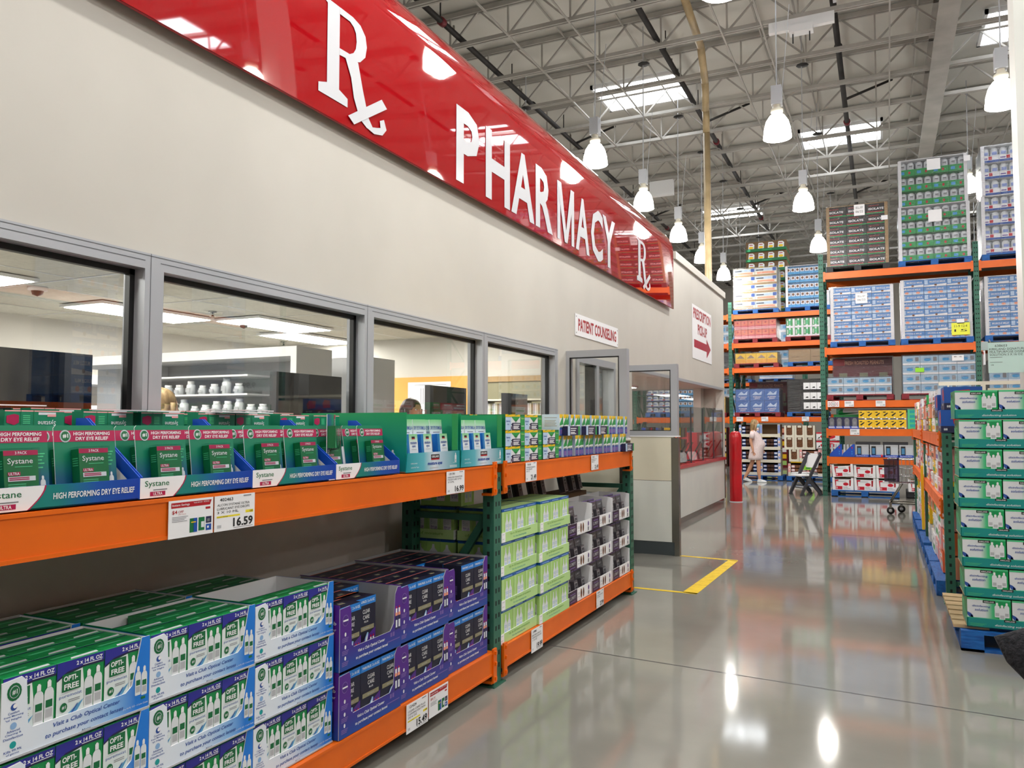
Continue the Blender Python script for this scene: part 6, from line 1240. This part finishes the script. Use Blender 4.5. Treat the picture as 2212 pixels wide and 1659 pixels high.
# ---- shopping cart nose showing behind the rack end
t = thing('shopping_cart', 'wire shopping cart with a grey child seat flap poking out past the right rack', 'shopping cart', (.2, 15.75, 0))
mb = MB()
for z in (.55, .68, .81, .97):
    mb.tube([(-.12, -.25, z), (.9, -.3, z), (.9, .3, z), (-.12, .25, z), (-.12, -.25, z)], .012 if z < .9 else .022, 'chrome', 6)
for i in range(16): x = -.1+i*.065; mb.bar((x, -.26, .55), (x, -.27, .97), .007, m='chrome'); mb.bar((x, .26, .55), (x, .27, .97), .007, m='chrome')
for i in range(9): yy = -.25+i*.0625; mb.bar((-.12, yy, .55), (-.12, yy, .97), .007, m='chrome'); mb.bar((-.12, yy, .55), (.9, yy, .55), .007, m='chrome')
mb.build('basket', t)
mb = MB(); mb.box(-.19, .04, -.31, -.302, .58, .98, 'flap'); mb.box(.02, .05, -.312, -.30, .58, 1.0, 'purple_dark'); mb.box(-.2, .05, -.312, -.3, .96, .98, 'purple_dark'); mb.build('child_seat', t)
mb = MB(); mb.tube([(-.1, -.2, .2), (.85, -.26, .2), (.85, .26, .2), (-.1, .2, .2), (-.1, -.2, .2)], .035, 'steel', 8); mb.bar((.8, -.24, .2), (.85, -.28, .55), .025, m='steel', n=8); mb.bar((.8, .24, .2), (.85, .28, .55), .025, m='steel', n=8); mb.bar((-.1, -.2, .2), (.1, -.24, .55), .025, m='steel', n=8); mb.bar((-.1, .2, .2), (.1, .24, .55), .025, m='steel', n=8); mb.build('chassis', t)
mb = MB(); mb.bar((-.22, -.28, 1.02), (-.22, .28, 1.02), .035, m='red', n=10); mb.build('handle', t)
for x, y in ((-.1, -.2), (.08, .2), (.82, -.24), (.82, .24)):
    mb = MB(); mb.lathe((x, y-.02, .065), [(.0, 0), (.065, 0), (.065, .04), (0, .04)], 'rubber', 14, 'x') if False else None
    mb.bar((x, y-.02, .065), (x, y+.02, .065), .13, m='rubber', n=14); mb.bar((x, y-.024, .065), (x, y+.024, .065), .06, m='grey_light', n=10); mb.box(x-.02, x+.02, y-.03, y+.03, .11, .2, 'steel'); mb.build('caster', t)
# ---- folding chairs
def chair():
    t = thing('folding_chair', '', 'chair')
    mb = MB(); mb.box(-.22, .22, -.2, .2, .44, .465, 'white'); mb.box(-.2, .2, -.23, -.2, .43, .46, 'white'); mb.box(-.22, .22, -.2, .2, .425, .44, 'grey_dark'); mb.build('seat', t)
    mb = MB(); mb.ext(Fr(mb, (-.21, .17, .62), (1,0,0), (0,.22,.97)), [(0,.02),(.02,0),(.4,0),(.42,.02),(.42,.25),(.38,.3),(.04,.3),(0,.25)], .03, 'white'); mb.build('backrest', t)
    for s in (-1, 1):
        mb = MB(); mb.bar((s*.22, -.24, 0), (s*.22, .27, .93), .035, .06, 'grey_dark'); mb.build('leg', t)
        mb = MB(); mb.bar((s*.19, .3, 0), (s*.19, -.1, .45), .035, .06, 'grey_dark'); mb.build('leg', t)
    mb = MB(); mb.bar((-.2, .3-.18, .2), (.2, .3-.18, .2), .02, m='grey_dark'); mb.bar((-.22, -.15, .17), (.22, -.15, .17), .02, m='grey_dark'); mb.build('stretcher', t)
    return t
CH = Kind(chair)
CH.put((-1.62, 19.0, 0), math.radians(-52), 'white and black folding chair in full view before the near tall rack', 'folding chairs')
CH.put((-1.68, 19.78, 0), math.radians(-48), 'second white and black folding chair half hidden by the green upright', 'folding chairs')
# ================================================================== PEOPLE
import bmesh
def skin_fig(name, parent, verts, edges, m, root=0, lv=2, loc=(0,0,0)):
    me = bpy.data.meshes.new(name); bm = bmesh.new(); ly = bm.verts.layers.skin.verify()
    bv = [bm.verts.new(v[:3]) for v in verts]
    for a, b in edges: bm.edges.new((bv[a], bv[b]))
    for i, v in enumerate(verts):
        r = v[3]; bv[i][ly].radius = r if isinstance(r, tuple) else (r, r); bv[i][ly].use_root = (i == root)
    bm.to_mesh(me); bm.free()
    o = bpy.data.objects.new(name, me); COL.objects.link(o)
    s = o.modifiers.new('skin', 'SKIN'); s.use_smooth_shade = True; s.branch_smoothing = .6
    ss = o.modifiers.new('sub', 'SUBSURF'); ss.levels = lv; ss.render_levels = lv
    me.materials.append(MATS[m]); o.parent = parent; o.location = loc
    return o
def ellipsoid(mb, c, r, m, n=16, k=10, zmin=-1, zmax=1, ymax=None):
    vs = []; fs = []
    for j in range(k+1):
        z = zmin+(zmax-zmin)*j/k; q = math.sqrt(max(0, 1-z*z))
        for i in range(n):
            a = 2*math.pi*i/n; vs.append((c[0]+r[0]*q*math.cos(a), c[1]+r[1]*q*math.sin(a), c[2]+r[2]*z))
    for j in range(k):
        for i in range(n): fs.append((j*n+i, j*n+(i+1) % n, (j+1)*n+(i+1) % n, (j+1)*n+i))
    mb.add(vs, fs, m, True)
def loft(mb, rings, m, n=20):
    """rings: (cx, cy, z, rx, ry)"""
    vs = []; fs = []
    for cx, cy, z, rx, ry in rings:
        for i in range(n): a = 2*math.pi*i/n; vs.append((cx+rx*math.cos(a), cy+ry*math.sin(a), z))
    for j in range(len(rings)-1):
        for i in range(n): fs.append((j*n+i, j*n+(i+1) % n, (j+1)*n+(i+1) % n, (j+1)*n+i))
    fs.append(tuple(range(n))[::-1]); fs.append(tuple(range((len(rings)-1)*n, len(rings)*n)))
    mb.add(vs, fs, m, True)
def hand(pts, edges, w, d, s=1, curl=.02, fwd=Vector((1,0,0))):
    """append palm, five unequal fingers to a skeleton at wrist index w; d = pointing direction, fwd = spread direction"""
    W = Vector(pts[w][:3]); d = d.normalized(); sp = fwd.normalized(); nrm = d.cross(sp)
    def av(p, r): pts.append((*p, r)); return len(pts)-1
    palm = av(W+d*.05, (.032, .016)); edges.append((w, palm))
    kn = av(W+d*.085, (.036, .014)); edges.append((palm, kn))
    for i, (o, L) in enumerate(((-.03, .06), (-.01, .075), (.01, .07), (.03, .055))):
        a = av(W+d*(.10)+sp*o, .009); b = av(W+d*(.10+L*.5)+sp*o*1.05+nrm*curl*.4, .0085); c = av(W+d*(.10+L*.9)+sp*o+nrm*curl*1.2, .0075)
        edges += [(kn, a), (a, b), (b, c)]
    a = av(W+d*.05-sp*.045, .011); b = av(W+d*.085-sp*.06+nrm*.01, .0095); edges += [(palm, a), (a, b)]
# woman in the pale pink dress, walking right (+X), about 1.7 m
P = thing('person', 'blond person in a short pale pink dress and face mask walking to the right', 'person', (-3.22, 22.75, 0))
V = [(.0,0,.93,(.15,.17)), (.0,0,1.05,(.14,.14)), (-.02,0,1.22,(.12,.15)), (-.03,0,1.38,(.09,.14)), (-.02,0,1.455,.05), (.0,0,1.51,.052), (.015,0,1.59,.075), (.01,0,1.67,.06),
     (-.02,.1,.86,.085), (-.11,.1,.5,.06), (-.2,.1,.3,.055), (-.32,.1,.1,.036), (-.31,.1,.05,.032), (-.2,.1,.03,.03),
     (.06,-.09,.86,.085), (.1,-.09,.5,.06), (.1,-.09,.3,.055), (.12,-.09,.09,.036), (.11,-.09,.04,.032), (.23,-.09,.03,.03),
     (-.04,.17,1.38,.055), (.0,.2,1.12,.042), (.13,.19,.93,.032),
     (-.06,-.17,1.38,.055), (-.09,-.2,1.12,.044), (-.03,-.2,.9,.032)]
E_ = [(0,1),(1,2),(2,3),(3,4),(4,5),(5,6),(6,7),(0,8),(8,9),(9,10),(10,11),(11,12),(12,13),(0,14),(14,15),(15,16),(16,17),(17,18),(18,19),(3,20),(20,21),(21,22),(3,23),(23,24),(24,25)]
hand(V, E_, 22, Vector((.55,0,-.85)), fwd=Vector((.8,0,.5))); hand(V, E_, 25, Vector((.25,0,-.95)), fwd=Vector((.9,0,.3)))
skin_fig('body', P, V, E_, 'skin')
mb = MB(); loft(mb, [(.0,0,.62,.20,.215),(.01,0,.70,.195,.21),(.03,0,.84,.185,.20),(.05,0,.95,.195,.19),(.08,0,1.03,.20,.175),(.07,0,1.12,.185,.165),(.03,0,1.2,.155,.165),(.02,0,1.27,.15,.17),(-.01,0,1.34,.125,.18),(-.03,0,1.40,.09,.16),(-.025,0,1.435,.06,.09)], 'dress')
for s in (-1, 1):
    vs = []; n = 12; a0 = Vector((-.045, s*.15, 1.39)); b0 = Vector((-.06 if s < 0 else -.03, s*.205, 1.21)); mb.bar(a0, b0, .13, .13, 'dress', n=12, w2=.135)
mb.build('dress', P)
mb = MB(); ellipsoid(mb, (.022,0,1.615), (.092,.074,.115), 'skin'); mb.lathe((.0,0,1.44), [(.045,0),(.045,.1)], 'skin', 12); mb.ext(Fr(mb, (.1, .012, 1.6), (1,0,0), (0,0,1)), [(0,-.02),(.028,-.012),(.008,.02),(0,.02)], .024, 'skin')
for s in (-1, 1): ellipsoid(mb, (.095, s*.03, 1.63), (.012,.014,.009), 'white', 8, 5); ellipsoid(mb, (.104, s*.03, 1.63), (.005,.006,.006), 'black', 8, 5); mb.box(.09,.107,s*.03-.018,s*.03+.018,1.645,1.65,'hair_blond'); ellipsoid(mb, (.0, s*.075, 1.61), (.018,.01,.03), 'skin', 8, 5)
mb.build('head', P)
mb = MB(); loft(mb, [(.075,0,1.515,.045,.05),(.085,0,1.54,.05,.06),(.09,0,1.575,.048,.068),(.09,0,1.6,.038,.06),(.095,0,1.612,.02,.04)], 'mask', 14); mb.bar((.08,-.06,1.59),(.0,-.078,1.61),.004,m='white'); mb.bar((.08,.06,1.59),(.0,.078,1.61),.004,m='white'); mb.build('face_mask', P)
mb = MB(); ellipsoid(mb, (-.01,0,1.64), (.105,.092,.108), 'hair_blond', zmin=-.1); loft(mb, [(-.06,0,1.36,.03,.05),(-.07,0,1.42,.05,.08),(-.06,0,1.5,.065,.098),(-.045,0,1.58,.075,.1),(-.035,0,1.65,.075,.095)], 'hair_blond', 16); mb.bar((.03,-.085,1.62),(.03,-.1,1.40),.05,.03,'hair_blond',n=8,w2=.03); mb.bar((.02,.085,1.62),(.02,.1,1.42),.05,.03,'hair_blond',n=8,w2=.03); mb.build('hair', P)
for x, y, a, nm in ((-.29, .1, -25, 'shoe'), (.12, -.09, 0, 'shoe')):
    mb = MB(); loft(mb, [(.06,0,0,.13,.045),(.06,0,.02,.132,.047),(.055,0,.045,.12,.043),(.03,0,.07,.08,.036),(-.01,0,.085,.045,.033)], 'bottle_white', 16); mb.box(.01,.05,-.043,.043,.05,.056,'grey'); o = mb.build(nm, P, (x, y, .0 if a == 0 else .03)); o.rotation_euler = (0, math.radians(-a*.6), 0)
# pharmacy staff
def seated(lab, loc, hair, skin, top, rz, hh=0.0, hl=.2):
    t = thing('person', lab, 'person', loc, rz)
    V = [(0,0,.55,(.16,.12)),(0,0,.8,(.14,.1)),(0,0,1.05,(.16,.1)),(0,0,1.2,(.1,.08)),(0,0,1.28,.05),(0,0,1.36,.055),
         (.18,0,1.17,.05),(.25,-.03,.95,.042),(.2,-.22,.85,.035),(.12,-.33,.86,.028),(-.18,0,1.17,.05),(-.25,-.03,.95,.042),(-.2,-.22,.85,.035),(-.12,-.33,.86,.028)]
    E2 = [(0,1),(1,2),(2,3),(3,4),(4,5),(3,6),(6,7),(7,8),(8,9),(3,10),(10,11),(11,12),(12,13)]
    hand(V, E2, 9, Vector((-.1,-1,-.05)), fwd=Vector((-1,0,0))); hand(V, E2, 13, Vector((.1,-1,-.05)), fwd=Vector((1,0,0)))
    skin_fig('body', t, V, E2, skin)
    mb = MB(); loft(mb, [(0,0,.45,.2,.15),(0,0,.8,.18,.14),(0,0,1.05,.2,.135),(0,0,1.18,.18,.11),(0,0,1.24,.08,.07)], top)
    for s in (-1, 1): mb.bar((s*.17,0,1.17),(s*.25,-.03,.95),.12,m=top,n=12)
    mb.build('top', t)
    mb = MB(); ellipsoid(mb, (0,-.01,1.43), (.076,.092,.115), skin); mb.ext(Fr(mb, (-.0, -.1, 1.42), (0,-1,0), (0,0,1)), [(0,-.02),(.025,-.014),(.0,.025)], .02, skin)
    for s in (-1, 1): ellipsoid(mb, (s*.03,-.09,1.45), (.013,.01,.008), 'white', 8, 5); ellipsoid(mb, (s*.03,-.098,1.45), (.005,.005,.005), 'black', 8, 5); ellipsoid(mb, (s*.077,0,1.42), (.01,.018,.03), skin, 8, 5)
    mb.box(-.022,.022,-.1,-.09,1.375,1.382,'sign_red'); mb.build('head', t)
    mb = MB(); ellipsoid(mb, (0,.018,1.46), (.094,.108,.11), hair, zmin=-.1); ellipsoid(mb, (0,.05,1.43), (.098,.085,.12), hair); loft(mb, [(0,.05,1.42-hl,.07,.04),(0,.05,1.42-hl*.5,.1,.06),(0,.035,1.45,.1,.08)], hair, 16)
    mb.bar((-.085,-.02,1.46),(-.09,-.02,1.45-hl),.05,m=hair,n=8,w2=.03); mb.bar((.085,-.02,1.46),(.09,-.02,1.45-hl),.05,m=hair,n=8,w2=.03); mb.build('hair', t)
    mb = MB(); loft(mb, [(0,-.05,1.315,.03,.035),(0,-.06,1.34,.05,.045),(0,-.06,1.385,.06,.05),(0,-.06,1.41,.05,.04)], 'mask', 14); mb.bar((.05,-.06,1.395),(.08,.0,1.43),.005,m='white'); mb.bar((-.05,-.06,1.395),(-.08,.0,1.43),.005,m='white'); mb.build('face_mask', t)
    return t
seated('brown haired person seated behind the monitor in the third pane', (-4.1, 6.45, .27), 'hair_brown', 'skin', 'maroon', math.radians(75), hl=.25)
seated('blond person seen over the cards beside the first window mullion', (-4.6, 3.98, .27), 'hair_blond', 'skin_fair', 'peach', math.radians(170), hl=.14)  # slightly paler skin colour than the other figures
# shopper in a dark fleece just outside the right edge, elbow in view
t = thing('person', 'person in a dark fuzzy coat, only the coat tail showing at lower right', 'person', (.86, 3.05, 0), math.radians(170))
V = [(0,0,.92,(.16,.13)),(0,0,1.15,(.15,.12)),(0,0,1.38,(.16,.11)),(0,0,1.5,.055),(0,0,1.58,.055),(.1,0,.85,.085),(.11,0,.5,.06),(.11,.02,.09,.04),(.11,-.12,.04,.035),(-.1,0,.85,.085),(-.11,0,.5,.06),(-.11,.02,.09,.04),(-.11,-.12,.04,.035),
     (.2,0,1.36,.055),(.38,.05,1.01,.03),(.22,-.16,.98,.032),(-.2,0,1.36,.055),(-.3,.06,1.12,.045),(-.22,-.16,1.0,.032)]
E2 = [(0,1),(1,2),(2,3),(3,4),(0,5),(5,6),(6,7),(7,8),(0,9),(9,10),(10,11),(11,12),(2,13),(13,14),(14,15),(2,16),(16,17),(17,18)]
hand(V, E2, 15, Vector((-.5,-.8,-.1)), fwd=Vector((0,0,1))); hand(V, E2, 18, Vector((.5,-.8,-.1)), fwd=Vector((0,0,1)))
skin_fig('body', t, V, E2, 'skin')
VJ = [(0,0,.84,(.21,.17)),(0,0,1.15,(.2,.15)),(0,0,1.38,(.2,.13)),(0,0,1.47,.07),(.22,0,1.36,.085),(.40,.05,1.0,.045),(.25,-.12,.98,.055),(-.22,0,1.37,.085),(-.33,.06,1.11,.075),(-.25,-.12,1.02,.06)]
skin_fig('jacket', t, VJ, [(0,1),(1,2),(2,3),(2,4),(4,5),(5,6),(2,7),(7,8),(8,9)], 'jacket')
VT = [(0,0,.9,(.17,.14)),(.1,0,.82,.1),(.11,0,.5,.08),(.11,.02,.1,.065),(-.1,0,.82,.1),(-.11,0,.5,.08),(-.11,.02,.1,.065)]
mb = MB(); mb.ext(Fr(mb, (0, .08, 0), (-1,0,0), (0,0,1)), [(.1, .86), (.0, .9), (-.3, .86), (-.5, .80), (-.565, .765), (-.57, .75), (-.555, .72), (-.53, .67), (-.47, .62), (-.4, .55), (-.25, .48), (.0, .45), (.1, .5)][::-1], .05, 'jacket') if False else loft(mb, [(.24,.03,.60,.05,.06),(.32,.04,.70,.10,.07),(.355,.05,.79,.15,.075),(.34,.04,.865,.20,.06),(.24,.03,.91,.2,.07),(.1,.0,1.0,.16,.12)], 'jacket', 24); mb.build('coat_tail', t)
skin_fig('trousers', t, VT, [(0,1),(1,2),(2,3),(0,4),(4,5),(5,6)], 'navy_dark')
mb = MB(); ellipsoid(mb, (0,-.01,1.66), (.078,.095,.12), 'skin'); mb.ext(Fr(mb, (0, -.1, 1.65), (0,-1,0), (0,0,1)), [(0,-.02),(.025,-.014),(.0,.025)], .02, 'skin')
for s in (-1, 1): ellipsoid(mb, (s*.03,-.095,1.68), (.012,.01,.008), 'white', 8, 5); ellipsoid(mb, (s*.08,0,1.65), (.01,.018,.03), 'skin', 8, 5)
mb.build('head', t); mb = MB(); ellipsoid(mb, (0,.02,1.69), (.096,.105,.115), 'hair_brown', zmin=-.1); mb.build('hair', t)
for s in (-1, 1): mb = MB(); loft(mb, [(0,-.06,0,.05,.14),(0,-.06,.04,.048,.13),(0,-.01,.09,.04,.06)], 'black', 14); mb.build('shoe', t, (s*.11, 0, 0))
# racks behind and to the right of the viewer, which the glass and the banner mirror
rack('pallet rack across the aisle mirrored in the pharmacy glass', (4.6, 12, 0), -HALF, [0, 3, 6, 9, 12], [1.9, 3.5], 1.1, 5.0, posts_dz=.3, bh=.14, deck=True, eps=.003)
for i in range(8): load('wrapped mirrored load on the opposite rack, %s level, %s from the far end' % (['lower', 'upper'][i % 2], ORD[i//2]), (4.64, 11.2-3*(i//2), [1.9, 3.5][i % 2]), 1.25, 1.25, 3, 4, [art_paleblue, art_milk, art_kraft, art_jars][i//2], 'pallet_blue', corner=None, topcap=False, rz=-HALF, wrap='wrap')
